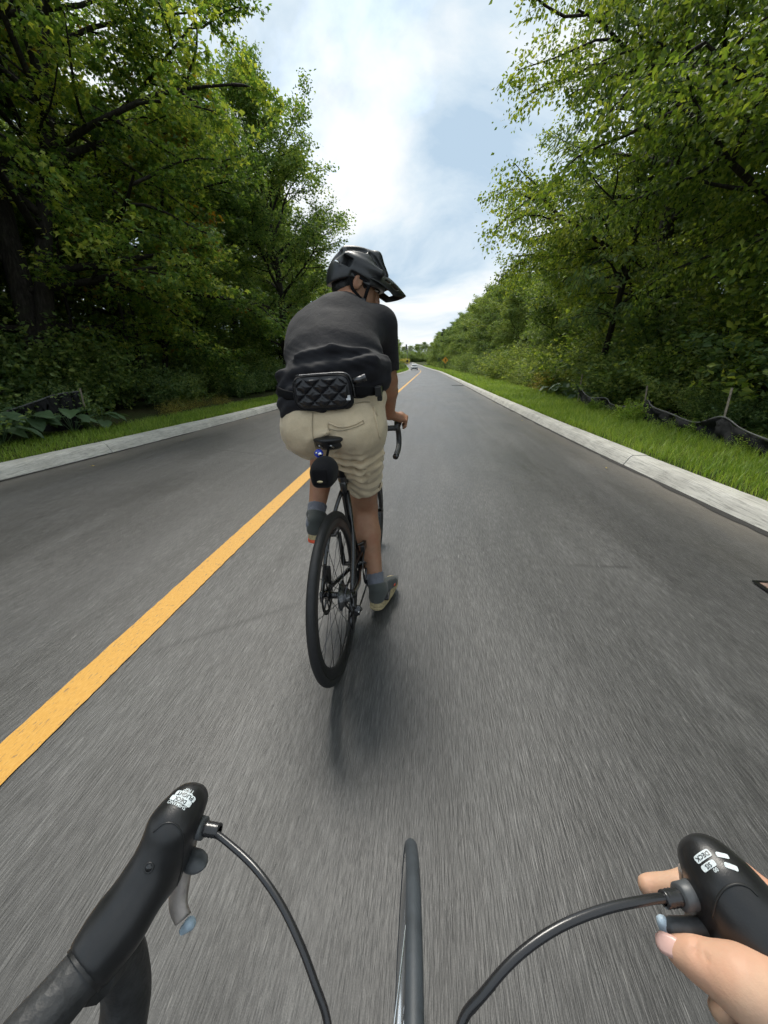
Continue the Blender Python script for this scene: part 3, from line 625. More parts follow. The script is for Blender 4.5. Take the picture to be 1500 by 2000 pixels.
# thin trunks of the shaded wood
for i, (x, y, h, r) in enumerate([(-9.6, 6.2, 7, .06), (-10.3, 7.4, 8, .08), (-10.9, 8.3, 8, .07), (-8.6, 10.9, 6.5, .05), (-8.9, 11.7, 7, .06), (-8.7, 12.6, 7.5, .10), (-9.5, 10.2, 7, .05), (-11.5, 10.0, 8, .09), (-9.3, 15.5, 8, .10), (-9.9, 5.2, 7, .07)]):
    rng = np.random.default_rng(200 + i); o = empty('sapling', (x, y, float(gz(x, y)))); t = grow(rng, (0, 0, -.2), (rng.normal(0, .06), rng.normal(0, .06), 1), h, 9, .04, .03)
    b = MB().tube(t, np.linspace(r, r * .4, 10), 7); segs = []
    for j in range(9):
        u = rng.uniform(.35, 1); p = t[int(u * 9)]; az = rng.uniform(0, 6.3); br = grow(rng, p, (math.cos(az), math.sin(az), .35), rng.uniform(.7, 1.6), 4, .15, -.03); b.tube(br, np.linspace(r * .25, .003, 5), 4, cap=False); segs += [(br[z], br[z + 1]) for z in range(4)]
    b.build('trunk', M['bark'], o); A = np.array(segs); n = 500; pk = rng.integers(0, len(A), n); P = A[pk, 0] + (A[pk, 1] - A[pk, 0]) * rng.uniform(0, 1, (n, 1)) + rng.normal(0, .14, (n, 3))
    V, F = leaves(P, rng.normal(0, 1, (n, 3)) * (1, 1, .3), rng.normal(0, .3, (n, 3)) + (0, 0, .8), .13 * rng.uniform(.6, 1.2, n), LOBED); link('crown', fast_mesh('sapling_crown', V, [F]), M['leaf_light'], o)
    tag(o, 'thin dark sapling trunk in the shade behind the big left maple', 'tree', 'sapling trunks in the left woods')
rb = random.Random(21)
for i in range(18):
    bush('bush3', -15 - rb.random() * 9, 3 + i * 1.9, rb.uniform(1.6, 2.6), rb.uniform(0, 6.3), 'bright yellow-green thicket seen between the left trunks', 'bright thickets behind the left trunks', leafm='leaf_light')  # lighter leaf colour stands in for sunshine on the foliage behind
for i in range(64):
    y = 2.0 + 34 * rb.random() ** 1.2; x = -6.5 - (.25 if y > 8 else .0) - rb.random() ** 1.5 * 5.5
    k = rb.choice(['bush1', 'bush2', 'bush2', 'bush3', 'bush1']); s = rb.uniform(.5, .95) * (.75 if x > -7.4 else 1.15)
    bush(k, x, y, s, rb.uniform(0, 6.3), 'dark leafy shrub in the undergrowth at the left wood edge', 'undergrowth shrubs on the left')
for y in np.arange(14, 60, 1.6):
    bush(rb.choice(['bush1', 'bush3', 'bush2']), -6.35 - rb.random() * .9, y + rb.uniform(-.6, .6), rb.uniform(.6, 1.05), rb.uniform(0, 6.3), 'dark leafy shrub in the undergrowth at the left wood edge', 'undergrowth shrubs on the left')
for y in np.arange(60, 150, 3.0):
    bush(rb.choice(['bush4', 'weed', 'bush1']), float(offs(y)) - 6.4 - rb.random() * 1.6, y, rb.uniform(.8, 1.4), rb.uniform(0, 6.3), 'pale roadside shrub in the distance left of the road', 'far shrubs left of the road')
for i in range(7):
    bush('gold', -5.95 - rb.random() * .35, 8.8 + i * .42, rb.uniform(.28, .42), rb.uniform(0, 6.3), 'small yellowing weed at the edge of the left grass verge', 'yellowing weeds by the left verge', name='weed')

# -- right side
plant_tree('elm', 'elm_tree', 7.7, 9.2, 1.02, 2.2, 'large drooping elm with crooked black limbs overhanging the right verge')
plant_tree('elm', 'elm_tree', 7.1, 14.2, 1.0, 4.4, 'bright yellow-green elm just beyond the crooked elm on the right')
plant_tree('elm', 'elm_tree', 9.2, 4.2, 1.05, 0.6, 'very dark tree at the right edge nearest the camera')
plant_tree('spray', 'slender_tree', 6.0, 15.2, 1.15, 1.0, 'slender sparse tree with hanging leaf sprays against the sky on the right', tilt=(0, -.40))
GR = 'trees of the woods right of the road'; LR = 'leafy tree in the wall of woods right of the road'
for (x, y, s, k) in [(12.5, 7, 1.1, 'wood2'), (13, 12, 1.1, 'wood1'), (13.5, 2, 1.1, 'wood2'), (12, 18, 1.05, 'wood2'), (17, 8, 1.2, 'wood1'), (17.5, 15, 1.2, 'wood2')]:
    plant_tree(k, 'woodland_tree', x, y, s, rt.uniform(0, 6.3), LR, group=GR)
y = 19.0; i = 0
while y < 175:
    big = rt.uniform(.66, .84) + (.10 if y > 50 else 0) + (.14 if y > 80 else 0)
    k = ['wood3', 'wood1', 'wood2', 'wood3', 'fir', 'wood1', 'wood3'][i % 7]
    plant_tree(k, 'roadside_tree', float(offs(y)) + 8.3 + rt.uniform(-.7, .8), y, big * (.95 if k != 'fir' else 1.05), rt.uniform(0, 6.3), 'dark pointed conifer rising in the row of trees right of the road' if k == 'fir' else 'tree in the receding row along the right side of the road', group='row of trees along the right side of the road', leafm=None if k == 'fir' or y < 23 else ['leaf_far_lit', 'leaf_light', 'leaf_far_lit', 'leaf_wood'][i % 4])  # lightened leaf colours stand in for sky light and haze along the row
    if i % 2 == 0: plant_tree(rt.choice(['wood1', 'wood2']), 'roadside_tree', float(offs(y)) + 12.5 + rt.uniform(-1, 1), y + 2, big * 1.12, rt.uniform(0, 6.3), 'tree in the receding row along the right side of the road', group='row of trees along the right side of the road')
    y += 3.0 + y * .026; i += 1
for i in range(34):   # the wood that closes the view behind the bend
    y = 235 + rt.uniform(-8, 30); plant_tree(rt.choice(['wood1', 'wood2', 'wood3', 'fir']), 'far_tree', -62 + i * 2.7 + rt.uniform(-1, 1), y, rt.uniform(.6, .9), rt.uniform(0, 6.3), 'distant tree closing the view behind the bend of the road', group='distant trees behind the bend')
rb = random.Random(33)
for i in range(16):
    bush('bush3', 6.9 + rb.random() * 1.6, 4.5 + i * .95, rb.uniform(.9, 1.3) + .03 * i, rb.uniform(0, 6.3), 'tall shaded bush filling the gap under the right elms', 'tall bushes under the right elms', leafm=rb.choice([None, 'leaf_elm', 'leaf_shrub']))
for i in range(46):
    y = 2.2 + 15 * rb.random(); x = 5.25 + rb.random() ** 1.3 * 4.0
    k = rb.choice(['bush2', 'bush2', 'bush1', 'bush3']); s = rb.uniform(.45, .8) * (.72 if x < 5.6 else 1.2)
    bush(k, x, y, s, rb.uniform(0, 6.3), 'shaded leafy shrub behind the sagging black fence', 'undergrowth shrubs on the right')
for y in np.arange(17, 70, 1.5):
    x = 5.5 + rb.random() * .9; bush(rb.choice(['bush3', 'bush1', 'bush4']), x, y, rb.uniform(.8, 1.35), rb.uniform(0, 6.3), 'sunlit leafy shrub at the foot of the right tree row', 'shrubs at the foot of the right trees', leafm=rb.choice(['leaf_far_lit', 'leaf_light', 'leaf_ash']))  # sunlit look comes from the paler leaf colours picked here
for y in np.arange(20, 62, 1.5):
    bush('weed', 4.7 + rb.random() * .6, y, rb.uniform(.6, 1.0), rb.uniform(0, 6.3), 'pale tall weed along the right grass verge', 'tall weeds along the right verge', name='weed')
for y in np.arange(62, 170, 3):
    bush(rb.choice(['bush4', 'weed', 'bush3']), float(offs(y)) + 5.6 + rb.random() * 1.2, y, rb.uniform(.9, 1.5), rb.uniform(0, 6.3), 'sunlit leafy shrub at the foot of the right tree row', 'shrubs at the foot of the right trees')
for (x, y, s) in [(5.15, 17.2, .7), (5.5, 18.0, .8), (5.3, 19.2, .7)]:
    bush('bush4', x, y, s, rb.uniform(0, 6.3), 'low bush with yellow and rust leaves beside the right verge', 'rusty yellow bushes on the right', leafm='leaf_gold')
for i in range(16):
    bush('bush3', -46 + i * 4.2, 226 + rb.uniform(-2, 2), rb.uniform(2.2, 3.2), rb.uniform(0, 6.3), 'distant thicket at the foot of the trees behind the bend', 'distant thickets behind the bend', leafm='leaf_far_lit')
# goldenrod at the bend
b = []; rng = np.random.default_rng(9)
n = 5000; P = np.stack([rng.uniform(-26, -9, n), rng.uniform(196, 204, n), rng.uniform(.1, 2.2, n)], 1); P[:, 2] += gz(P[:, 0], P[:, 1])
V, F = leaves(P, rng.normal(0, 1, (n, 3)), rng.normal(0, 1, (n, 3)), rng.uniform(.25, .5, n), DIAMOND)
tag(link('goldenrod', fast_mesh('goldenrod', V, [F]), M['leaf_gold']), 'strip of yellow flowering growth at the far bend of the road', 'flowers', kind='stuff')

# -- broad-leaved plants: every large leaf its own piece
def broad_leaf_mesh(seed):
    rng = np.random.default_rng(seed); nu, nv = 7, 9; V = []
    for j in range(nv):
        t = j / (nv - 1); wdt = .42 * math.sin(math.pi * min(1, t * .92 + .10)) ** .7 * (1 - .25 * t) if t < 1 else .01
        for i in range(nu):
            u = i / (nu - 1) * 2 - 1; V.append((u * wdt, t, .10 * abs(u) * wdt * 3 - .28 * t * t + .025 * math.sin(9 * t + 4 * u) + rng.normal(0, .008)))
    i = np.arange(nv - 1)[:, None] * nu; j = np.arange(nu - 1)[None]; Q = np.stack([i + j, i + j + 1, i + nu + j + 1, i + nu + j], -1).reshape(-1, 4)
    me = fast_mesh('broad_leaf', np.array(V), [Q], True); me.materials.append(M['bigleaf']); return me
BL = [broad_leaf_mesh(i) for i in range(3)]
STALK = MB().tube([(0, 0, 0), (.02, 0, .5), (.06, 0, 1)], [.03, .025, .02], 5).mesh('leaf_stalk'); STALK.materials.append(M['bigleaf'])
def burdock(x, y, s, n, label, group, seed):
    rng = random.Random(seed); o = empty('broad_leaved_plant', (x, y, float(gz(x, y)))); tag(o, label, 'plant', group)
    for k in range(n):
        az = k * 2.4 + rng.uniform(-.3, .3); h = s * rng.uniform(.3, .95); r = s * rng.uniform(.12, .5)
        a = link('leaf', BL[k % 3], None, o, (math.cos(az) * r, math.sin(az) * r, h)); a.rotation_euler = (rng.uniform(-.35, .2), rng.uniform(-.25, .25), az - math.pi / 2); q = s * rng.uniform(.5, .85); a.scale = (q, q, q)
        st = link('leaf_stalk', STALK, None, o, (0, 0, -.03)); d = Vector((math.cos(az) * r, math.sin(az) * r, h + .03)); st.rotation_euler = d.to_track_quat('Z', 'Y').to_euler(); st.scale = (s * .5, s * .5, d.length)
for i, (x, y, s) in enumerate([(-6.05, 4.9, .44), (-6.15, 5.5, .48), (-6.05, 6.1, .42), (-6.0, 6.7, .40), (-6.3, 5.1, .42)]): burdock(x, y, s, 9, 'broad grey-green leaves of a low plant by the left verge', 'broad-leaved plants by the left verge', 70 + i)
for i, (x, y, s) in enumerate([(4.75, 13.2, .5), (4.65, 14.2, .55), (4.6, 15.3, .5), (4.95, 14.8, .55)]): burdock(x, y, s, 8, 'broad pale leaves of a low plant by the right verge', 'broad-leaved plants by the right verge', 80 + i)

# -- mown verge grass, blade by blade near the camera
def grass_patch(name, side, y0, y1, d0, d1, n, h, label, seed):
    rng = np.random.default_rng(seed); Y = y0 + (y1 - y0) * rng.uniform(0, 1, n) ** 1.5; dd = d0 + (d1 - d0) * rng.uniform(0, 1, n)
    e = np.where(side > 0, edge_r(Y), edge_l(Y)); X = offs(Y) + side * (e + dd)
    P = np.stack([X, Y, gz(X, Y) - .02], 1); az = rng.uniform(0, 6.283, n); lean = rng.uniform(.5, 1.6, n)
    T, Fc = BLADE; hh = h * rng.uniform(.55, 1.35, n) * (1 + .5 * np.clip((Y - 14) / 40, 0, 1)); wd = (.10 + .012 * np.maximum(Y - 5, 0)) * rng.uniform(.7, 1.3, n)
    fx, fy = np.cos(az), np.sin(az); lx, ly = -fy, fx
    V = np.zeros((n, len(T), 3))
    V[:, :, 0] = P[:, 0:1] + T[None, :, 0] * lx[:, None] * wd[:, None] + T[None, :, 1] * (fx * lean * hh)[:, None]
    V[:, :, 1] = P[:, 1:2] + T[None, :, 0] * ly[:, None] * wd[:, None] + T[None, :, 1] * (fy * lean * hh)[:, None]
    V[:, :, 2] = P[:, 2:3] + T[None, :, 2] * hh[:, None]
    F = Fc[None] + (np.arange(n) * len(T))[:, None, None]
    tag(link(name, fast_mesh(name, V.reshape(-1, 3), [F.reshape(-1, 3)]), M['grass']), label, 'grass', kind='stuff')
grass_patch('grass', 1, 1.5, 26, .26, 2.35, 62000, .15, 'fresh green grass on the verge between right kerb and fence', 1)
grass_patch('grass', -1, 2.0, 26, .26, 1.35, 34000, .10, 'short green grass strip along the left kerb', 2)
grass_patch('grass', 1, 24, 170, .26, 2.8, 26000, .22, 'green verge running into the distance right of the road', 3)
grass_patch('grass', -1, 24, 170, .26, 2.2, 18000, .20, 'green verge running into the distance left of the road', 4)

rb = random.Random(55)
for i in range(9):
    bush(rb.choice(['weed', 'bush2', 'weed']), 4.02 + rb.random() * .3, 3.6 + i * .95 + rb.uniform(-.3, .3), rb.uniform(.22, .42), rb.uniform(0, 6.3), 'small green weed growing at the foot of the black fence', 'weeds at the foot of the fence', name='weed', leafm='grass')
# -- black silt fences
def fence(name, pts, label, seed, stakes, rows=7):
    rng = np.random.default_rng(seed); root = empty(name, (pts[0][0], pts[0][1], 0)); tag(root, label, 'fence'); o0 = np.array([pts[0][0], pts[0][1], 0])
    P = np.array(pts, float); s = spline(P, 110); m = len(s); V = []
    for i, (x, y, zt) in enumerate(s):
        g = float(gz(x, y)) - .03; f = .05 * math.sin(i * .33 + seed) + .03 * math.sin(i * .9)
        for r in range(rows):
            t = r / (rows - 1); V.append((x + f * math.sin(t * 3.1) + .035 * math.sin(i * .55 + t * 9) + rng.normal(0, .012), y + .03 * math.sin(t * 5 + i * .4) + rng.normal(0, .01), zt + (g - zt) * t + (.02 * math.sin(i * 1.3 + 7 * t) if 0 < r < rows - 1 else 0)))
    V = np.array(V) - o0; i = np.arange(m - 1)[:, None] * rows; j = np.arange(rows - 1)[None]
    fb = link('fabric', fast_mesh('fence_fabric', V, [np.stack([i + j, i + j + 1, i + rows + j + 1, i + rows + j], -1).reshape(-1, 4)], True), M['fence'], root)
    so = fb.modifiers.new('thick', 'SOLIDIFY'); so.thickness = .004
    MB().tube(s - o0 + np.array([0, 0, .006]), .012, 6, sx=.5).build('top_hem', M['fence_edge'], root)
    for (p, q) in stakes: MB().tube([vec(p) - o0, vec(q) - o0], .018, 4).build('stake', M['wood'], root, False)
fence('silt_fence', [(3.95, 3.4, 0.30), (4.1, 5.0, 0.37), (4.15, 5.6, 0.43), (4.2, 6.1, 0.53), (4.25, 6.7, 0.37), (4.3, 7.5, 0.42), (4.3, 8.1, 0.48), (4.32, 8.4, 0.58), (4.35, 8.9, 0.40), (4.3, 9.8, 0.37), (4.35, 10.3, 0.47), (4.3, 11.2, 0.43), (4.3, 12.0, 0.65)], 'sagging black fabric silt fence on stakes along the right verge', 4,
      [((4.22, 6.05, .0), (4.36, 6.3, .92)), ((4.32, 8.35, 0), (4.3, 8.45, .85)), ((4.32, 12.0, 0), (4.34, 12.05, 1.0))])
fence('silt_fence', [(-6.95, 4.9, .34), (-6.8, 5.4, .46), (-6.6, 5.9, .60), (-6.4, 6.3, .74), (-6.22, 6.6, .78)], 'slumped length of black fabric fence among broad leaves on the left', 9, [((-6.24, 6.65, 0), (-6.2, 6.62, .84))])
# ------------------------------------------------------------------ the leading rider's bicycle
LEAN = -.055
bike = empty('road_bicycle', (-.315, 1.316, 0), (0, LEAN, -.02)); tag(bike, 'black road bicycle ridden by the person in beige shorts', 'bicycle')
def B(name, mb, m, parent=None, smooth=True, bevel=0.): return mb.build(name, M[m], parent or bike, smooth, bevel=bevel)
def wheel(parent, cy, rear, R=.345):
    c = (0, cy, R); w = empty('wheel'); w.parent = parent
    ph = np.linspace(-2.5, 2.5, 15)
    tp = [(.0165 * math.sin(p), R - .0165 + .0165 * math.cos(p)) for p in ph] + [(-.0085, R - .034), (.0085, R - .034)]
    B('tyre', MB().lathe(tp[::-1], c, (1, 0, 0), 96, True), 'rubber', w)
    B('rim', MB().lathe([(-.0105, R - .030), (-.0125, R - .042), (-.011, R - .060), (0, R - .072), (.011, R - .060), (.0125, R - .042), (.0105, R - .030)], c, (1, 0, 0), 96), 'carbon', w)
    B('brake_edge', MB().lathe([(-.0128, R - .033), (-.0129, R - .0345)], c, (1, 0, 0), 96).lathe([(.0128, R - .0345), (.0129, R - .033)], c, (1, 0, 0), 96), 'dsteel', w)
    sp = MB()
    for i in range(24):
        a = i * 2 * math.pi / 24; s = 1 if i % 2 else -1; b = a + (.55 if (i // 2) % 2 else -.55)
        sp.tube([(s * .028, cy + .022 * math.cos(b), R + .022 * math.sin(b)), (s * .003, cy + (R - .069) * math.cos(a), R + (R - .069) * math.sin(a))], .0013, 5)
    B('spokes', sp, 'dsteel', w)
    B('hub', MB().lathe([(-.062, .0), (-.062, .011), (-.034, .012), (-.033, .026), (-.029, .026), (-.027, .0135), (.019, .0135), (.021, .026), (.025, .026), (.026, .012), (.062, .011), (.062, 0)], c, (1, 0, 0), 24), 'gloss', w)
    if rear:
        cs = MB(); rad = [.055, .051, .047, .043, .0395, .036, .033, .030, .027, .0245, .022]
        for k, r in enumerate(rad):
            n = int(r * 500); t = np.repeat(np.linspace(0, 2 * np.pi, n, endpoint=False), 2); rr = np.where(np.arange(2 * n) % 2, r, r - .0045); x0 = .0225 + k * .0034
            ring = np.stack([np.full(2 * n, x0), cy + rr * np.cos(t + .04 * (np.arange(2 * n) % 2)), R + rr * np.sin(t + .04 * (np.arange(2 * n) % 2))], 1); inner = ring.copy(); inner[:, 1] = cy + (r - .012) * np.cos(t); inner[:, 2] = R + (r - .012) * np.sin(t)
            q = np.arange(2 * n); q2 = (q + 1) % (2 * n); V = np.concatenate([ring, inner, ring + (.0016, 0, 0), inner + (.0016, 0, 0)]); m = 2 * n
            cs.add(V, np.concatenate([np.stack([q, q2, q2 + m, q + m], 1), np.stack([q + 2 * m, q + 3 * m, q2 + 3 * m, q2 + 2 * m], 1), np.stack([q, q + 2 * m, q2 + 2 * m, q2], 1)]))
        cs.lathe([(.021, .016), (.060, .015), (.060, .0)], c, (1, 0, 0), 20); B('cassette', cs, 'steel', w)
        B('spoke_guard', MB().lathe([(.0195, .028), (.0195, .063), (.0205, .063), (.0205, .028)], c, (1, 0, 0), 40, True), 'lever', w)
    ro = MB().lathe([(-.041, .060), (-.041, .080), (-.0392, .080), (-.0392, .060)], c, (1, 0, 0), 48, True)
    for i in range(6):
        a = i * math.pi / 3; ro.tube([(-.040, cy + .02 * math.cos(a), R + .02 * math.sin(a)), (-.040, cy + .062 * math.cos(a + .5), R + .062 * math.sin(a + .5))], .0035, 4)
    B('disc_rotor', ro, 'dsteel', w)
    return w
wheel(bike, 0, True); wheel(bike, .99, False)
fr = MB()
fr.tube(spline([(0, .41, .27), (0, .335, .52), (0, .262, .775)], 8), [.02, .019, .018, .017, .0165, .0165, .0165, .0165, .0165][:9], 12)
for s in (-1, 1):
    fr.tube(spline([(s * .062, .0, .345), (s * .058, .12, .50), (s * .035, .22, .625), (s * .014, .285, .70)], 12), .0085, 10)
    fr.tube(spline([(s * .062, .0, .345), (s * .055, .16, .305), (s * .032, .30, .285), (s * .022, .40, .272)], 12), .0105, 10)
fr.tube([(0, .285, .735), (0, .53, .785), (0, .785, .815)], [.016, .018, .022], 14).tube([(0, .41, .27), (0, .60, .49), (0, .80, .70)], [.028, .027, .024], 14).tube([(0, .815, .66), (0, .775, .84)], .024, 14)
fr.lathe([(-.038, 0), (-.038, .026), (.038, .026), (.038, 0)], (0, .41, .27), (1, 0, 0), 20)
for s in (-1, 1): fr.box((s * .064, .0, .340), (.004, .016, .022))
B('frame', fr, 'gloss')
fk = MB()
for s in (-1, 1): fk.tube(spline([(0, .805, .69), (s * .04, .83, .64), (s * .055, .90, .50), (s * .055, .985, .345)], 14), np.linspace(.02, .010, 13), 10)
B('fork', fk, 'gloss')
sp_ = B('seatpost', MB().tube([(0, .265, .76), (0, .215, .925)], .0136, 12), 'matte'); B('seat_collar', MB().lathe([(-.012, .0185), (.012, .0185)], (0, .265, .765), (0, -.29, .95), 16), 'dsteel', sp_); B('saddle_clamp', MB().box((0, .205, .932), (.022, .03, .012)), 'dsteel', sp_)
# saddle
v = Vox((-.09, .02, .90), (.09, .36, 1.0), .004)
v.ell((0, .160, .960), (.072, .092, .020), k=.01).ell((0, .165, .938), (.062, .080, .026), k=.012).cap((0, .19, .960), (0, .345, .957), .045, .022, .02).cut((0, 0, .972), (0, 0, 1), .008).cut((0, 0, .914), (0, 0, -1), .006)
sad = v.build('saddle', M['matte'], bike)
B('rails', MB().tube(spline([(-.022, .06, .945), (-.022, .12, .928), (-.022, .23, .928), (-.012, .31, .945)], 12), .0035, 6).tube(spline([(.022, .06, .945), (.022, .12, .928), (.022, .23, .928), (.012, .31, .945)], 12), .0035, 6), 'steel', sad)
lt = B('rear_light', MB().lathe([(-.016, .0), (-.014, .012), (0, .017), (.014, .012), (.017, 0)], (-.022, .045, .920), (.25, -1, .1), 16), 'blue'); B('light_lens', MB().lathe([(.0, .007), (.005, .0)], (-.012, .028, .921), (.25, -1, .1), 10).lathe([(.0, .004), (.004, .0)], (-.026, .029, .926), (.1, -1, .1), 8), 'bright', lt)
# bars
bar = MB(); bar.tube([(-.18, .86, .885), (-.1, .855, .885), (0, .85, .885), (.1, .855, .885), (.18, .86, .885)], .0155, 12)
for s in (-1, 1): bar.tube(spline([(s * .175, .86, .885), (s * .183, .90, .882), (s * .184, .945, .865), (s * .186, .958, .82), (s * .187, .93, .775), (s * .187, .86, .758), (s * .187, .73, .752)], 30), .0158, 12)
hb = B('handlebar', bar, 'tape')
for s in (-1, 1):
    B('bar_plug', MB().lathe([(0, .0165), (.004, .016), (.005, .0)], (s * .187, .728, .752), (0, -1, 0), 12), 'gloss', hb)
    v = Vox((s * .185 - .04, .88, .84), (s * .185 + .04, 1.03, .98), .004); v.chain([(s * .183, .90, .887), (s * .184, .95, .898), (s * .184, .985, .915), (s * .184, .995, .938)], [.018, .019, .018, .015], .012); v.build('brake_hood', M['hood'], bike)
    B('brake_lever', MB().tube(spline([(s * .184, .995, .915), (s * .185, 1.01, .87), (s * .187, .99, .82), (s * .188, .975, .79)], 10), [.007] * 10, 8, sx=1.4), 'matte')
B('stem', MB().tube([(0, .772, .862), (0, .85, .885)], .016, 12).lathe([(-.03, .018), (.03, .018)], (0, .773, .86), (0, -.22, .97), 16), 'matte')
# drivetrain
ck = B('crankset', MB().lathe([(-.078, 0), (-.078, .012), (.078, .012), (.078, 0)], (0, .41, .27), (1, 0, 0), 14), 'dsteel'); B('crank_arm', MB().tube([(.072, .41, .27), (.085, .395, .10)], [.013, .010], 10), 'matte', ck); B('crank_arm', MB().tube([(-.072, .41, .27), (-.085, .425, .44)], [.013, .010], 10), 'matte', ck)
n = 50; t = np.linspace(0, 2 * np.pi, 2 * n, endpoint=False); rr = np.where(np.arange(2 * n) % 2, .102, .096); V = []
for x in (.0445, .0475):
    V += [(x, .41 + r * math.cos(a), .27 + r * math.sin(a)) for a, r in zip(t, rr)] + [(x, .41 + .080 * math.cos(a), .27 + .080 * math.sin(a)) for a in t]
q = np.arange(2 * n); q2 = (q + 1) % (2 * n); m = 2 * n
cg = MB().add(V, np.concatenate([np.stack([q, q2, q2 + m, q + m], 1), np.stack([q + 2 * m, q + 3 * m, q2 + 3 * m, q2 + 2 * m], 1), np.stack([q, q + 2 * m, q2 + 2 * m, q2], 1)]))
for i in range(5): a = i * 1.257; cg.tube([(.05, .41, .27), (.047, .41 + .084 * math.cos(a), .27 + .084 * math.sin(a))], .006, 6)
B('chainring', cg, 'dsteel', ck)
for s, y, z in ((1, .395, .10), (-1, .425, .44)): B('pedal', MB().box((s * .125, y, z), (.035, .045, .007)).tube([(s * .085, y, z), (s * .16, y, z)], .006, 8), 'dsteel', ck, False, .003)
ch = MB(); path = np.concatenate([spline([(.046, .41, .372), (.045, .2, .388), (.045, 0, .388)], 40), spline([(.045, -.03, .372), (.045, -.043, .345), (.046, -.03, .315), (.048, -.005, .285), (.049, .012, .26), (.049, .005, .235), (.049, -.005, .205), (.049, .012, .178), (.05, .035, .172), (.05, .06, .18), (.048, .25, .172), (.046, .41, .168)], 90)])
for i in range(0, len(path) - 1, 1):
    a, b = path[i], path[i + 1]; d = unit(b - a); x = np.array([1., 0, 0]); z = np.cross(x, d); h = np.linalg.norm(b - a) * .5
    ch.box((a + b) / 2, (.0032 if i % 2 else .0022, h, .004), np.stack([x, d, z], 1))
B('chain', ch, 'dsteel', smooth=False)
dr = MB().tube([(.064, .0, .335), (.066, -.012, .305), (.078, .0, .285)], .008, 8).tube([(.082, -.01, .29), (.085, .03, .262)], [.013, .011], 8).box((.057, .004, .222), (.002, .010, .052)).box((.043, .004, .222), (.002, .010, .052)).box((.075, .02, .262), (.012, .018, .014))
der = B('rear_derailleur', dr, 'dsteel', None, False, .002); B('pulley', MB().torus((.05, .002, .258), (1, 0, 0), .012, .004, 14, 6), 'gloss', der); B('pulley', MB().torus((.05, .020, .185), (1, 0, 0), .014, .004, 14, 6), 'gloss', der); B('bolt', MB().lathe([(0, .005), (.004, .004), (.005, 0)], (.062, -.006, .318), (.3, -1, 0), 8), 'bright', der); B('bolt', MB().lathe([(0, .004), (.003, .0)], (.085, -.004, .27), (.3, -1, 0), 8), 'bright', der)
B('front_derailleur', MB().box((.046, .395, .385), (.010, .05, .018)).tube([(.02, .36, .40), (.045, .385, .40)], .008, 8), 'dsteel', None, False, .003)
B('brake_caliper', MB().box((-.046, .045, .415), (.012, .022, .03)).tube([(-.046, .03, .43), (-.046, .03, .47)], .007, 8).tube([(-.036, .02, .425), (-.036, .02, .47)], .003, 6), 'matte', None, False, .004)
[B('cable', MB().tube(spline(p_, 16), .0025, 6), 'cable') for p_ in ([(.05, -.02, .32), (.075, -.06, .31), (.06, -.03, .345), (.05, .08, .33)], [(.05, .88, .90), (.08, .96, .93), (.06, .93, .84), (.02, .84, .76)], [(-.05, .88, .90), (-.08, .96, .93), (-.06, .93, .84), (-.02, .84, .76)])]
bike_M = np.array(Matrix.Translation((-.315, 1.316, 0)) @ Matrix.Rotation(-.02, 4, 'Z') @ Matrix.Rotation(LEAN, 4, 'Y'))
def bw(p): return bike_M[:3, :3] @ vec(p) + bike_M[:3, 3]
# lettering on the seat tube is too small to read; a plain pale mark stands there
B('maker_mark', MB().tube(spline([(.006, .316, .60), (.012, .306, .62), (.004, .300, .645), (.011, .292, .665)], 10), .0016, 4), 'lever')

# ------------------------------------------------------------------ the saddle bag (hangs from the saddle)
sc = bw((.002, .005, .866)); Rb = bike_M[:3, :3]
sbag = empty('saddle_bag', tuple(sc), (0, LEAN, -.02)); tag(sbag, 'small black bag hanging under the saddle, with an oval badge', 'bag')
v = Vox((-.08, -.1, -.09), (.08, .1, .09), .003); v.ell((0, .01, .010), (.042, .066, .040), k=.02).box((0, .005, -.02), (.040, .056, .036), .024, k=.03); v.build('bag_body', M['bagblack'], sbag)
v = Vox((-.05, -.09, -.06), (.05, -.03, .05), .003); v.box((0, -.052, -.010), (.027, .008, .030), .007); v.build('rear_panel', M['strap'], sbag)
B('badge', MB().lathe([(0, .008), (.0022, .007), (.003, .0)], (0, -.0595, -.040), (0, -1, 0), 20), 'badge', sbag).scale = (1.4, 1, .62)
B('zip', MB().tube(spline([(-.041, -.02, .01), (-.040, -.025, -.02), (-.034, -.03, -.045)], 10), .0025, 5), 'dsteel', sbag)
B('strap', MB().tube([(0, .06, .04), (0, .09, .06)], .012, 6, sx=.3), 'strap', sbag, False)

# ------------------------------------------------------------------ the rider
BASE = (-.37, 1.60, 0)
hf = unit((.81, .26, -.41)); hr = unit(np.cross(hf, (.12, .10, 1))); hu = np.cross(hr, hf); HM = np.stack([hr, hf, hu], 1); HC = vec((-.335, 2.02, 1.572))
def hl(x, y, z): return HC + HM @ vec((x, y, z))
J = dict(hipL=(-.468, 1.585, .965), hipR=(-.278, 1.585, .965), kneL=(-.505, 1.985, .865), kneR=(-.303, 1.862, .53), ankL=(-.515, 1.685, .530), ankR=(-.222, 1.700, .160),
         shR=(-.222, 1.925, 1.392), shL=(-.562, 1.915, 1.355), elR=(-.203, 2.085, 1.145), elL=(-.560, 2.09, 1.13), wrR=(-.208, 2.20, .965), wrL=(-.545, 2.21, .975), neck=(-.378, 1.93, 1.465))
J = {k: vec(p) for k, p in J.items()}
v = Vox((-.74, 1.3, .02), (-.02, 2.45, 1.80), .006)
v.ell((-.372, 1.57, 1.00), (.165, .11, .10), k=.03).ell((-.38, 1.66, 1.18), (.15, .10, .13), k=.04).ell((-.39, 1.80, 1.32), (.165, .10, .12), k=.04).cap(J['shL'], J['shR'], .052, k=.03)
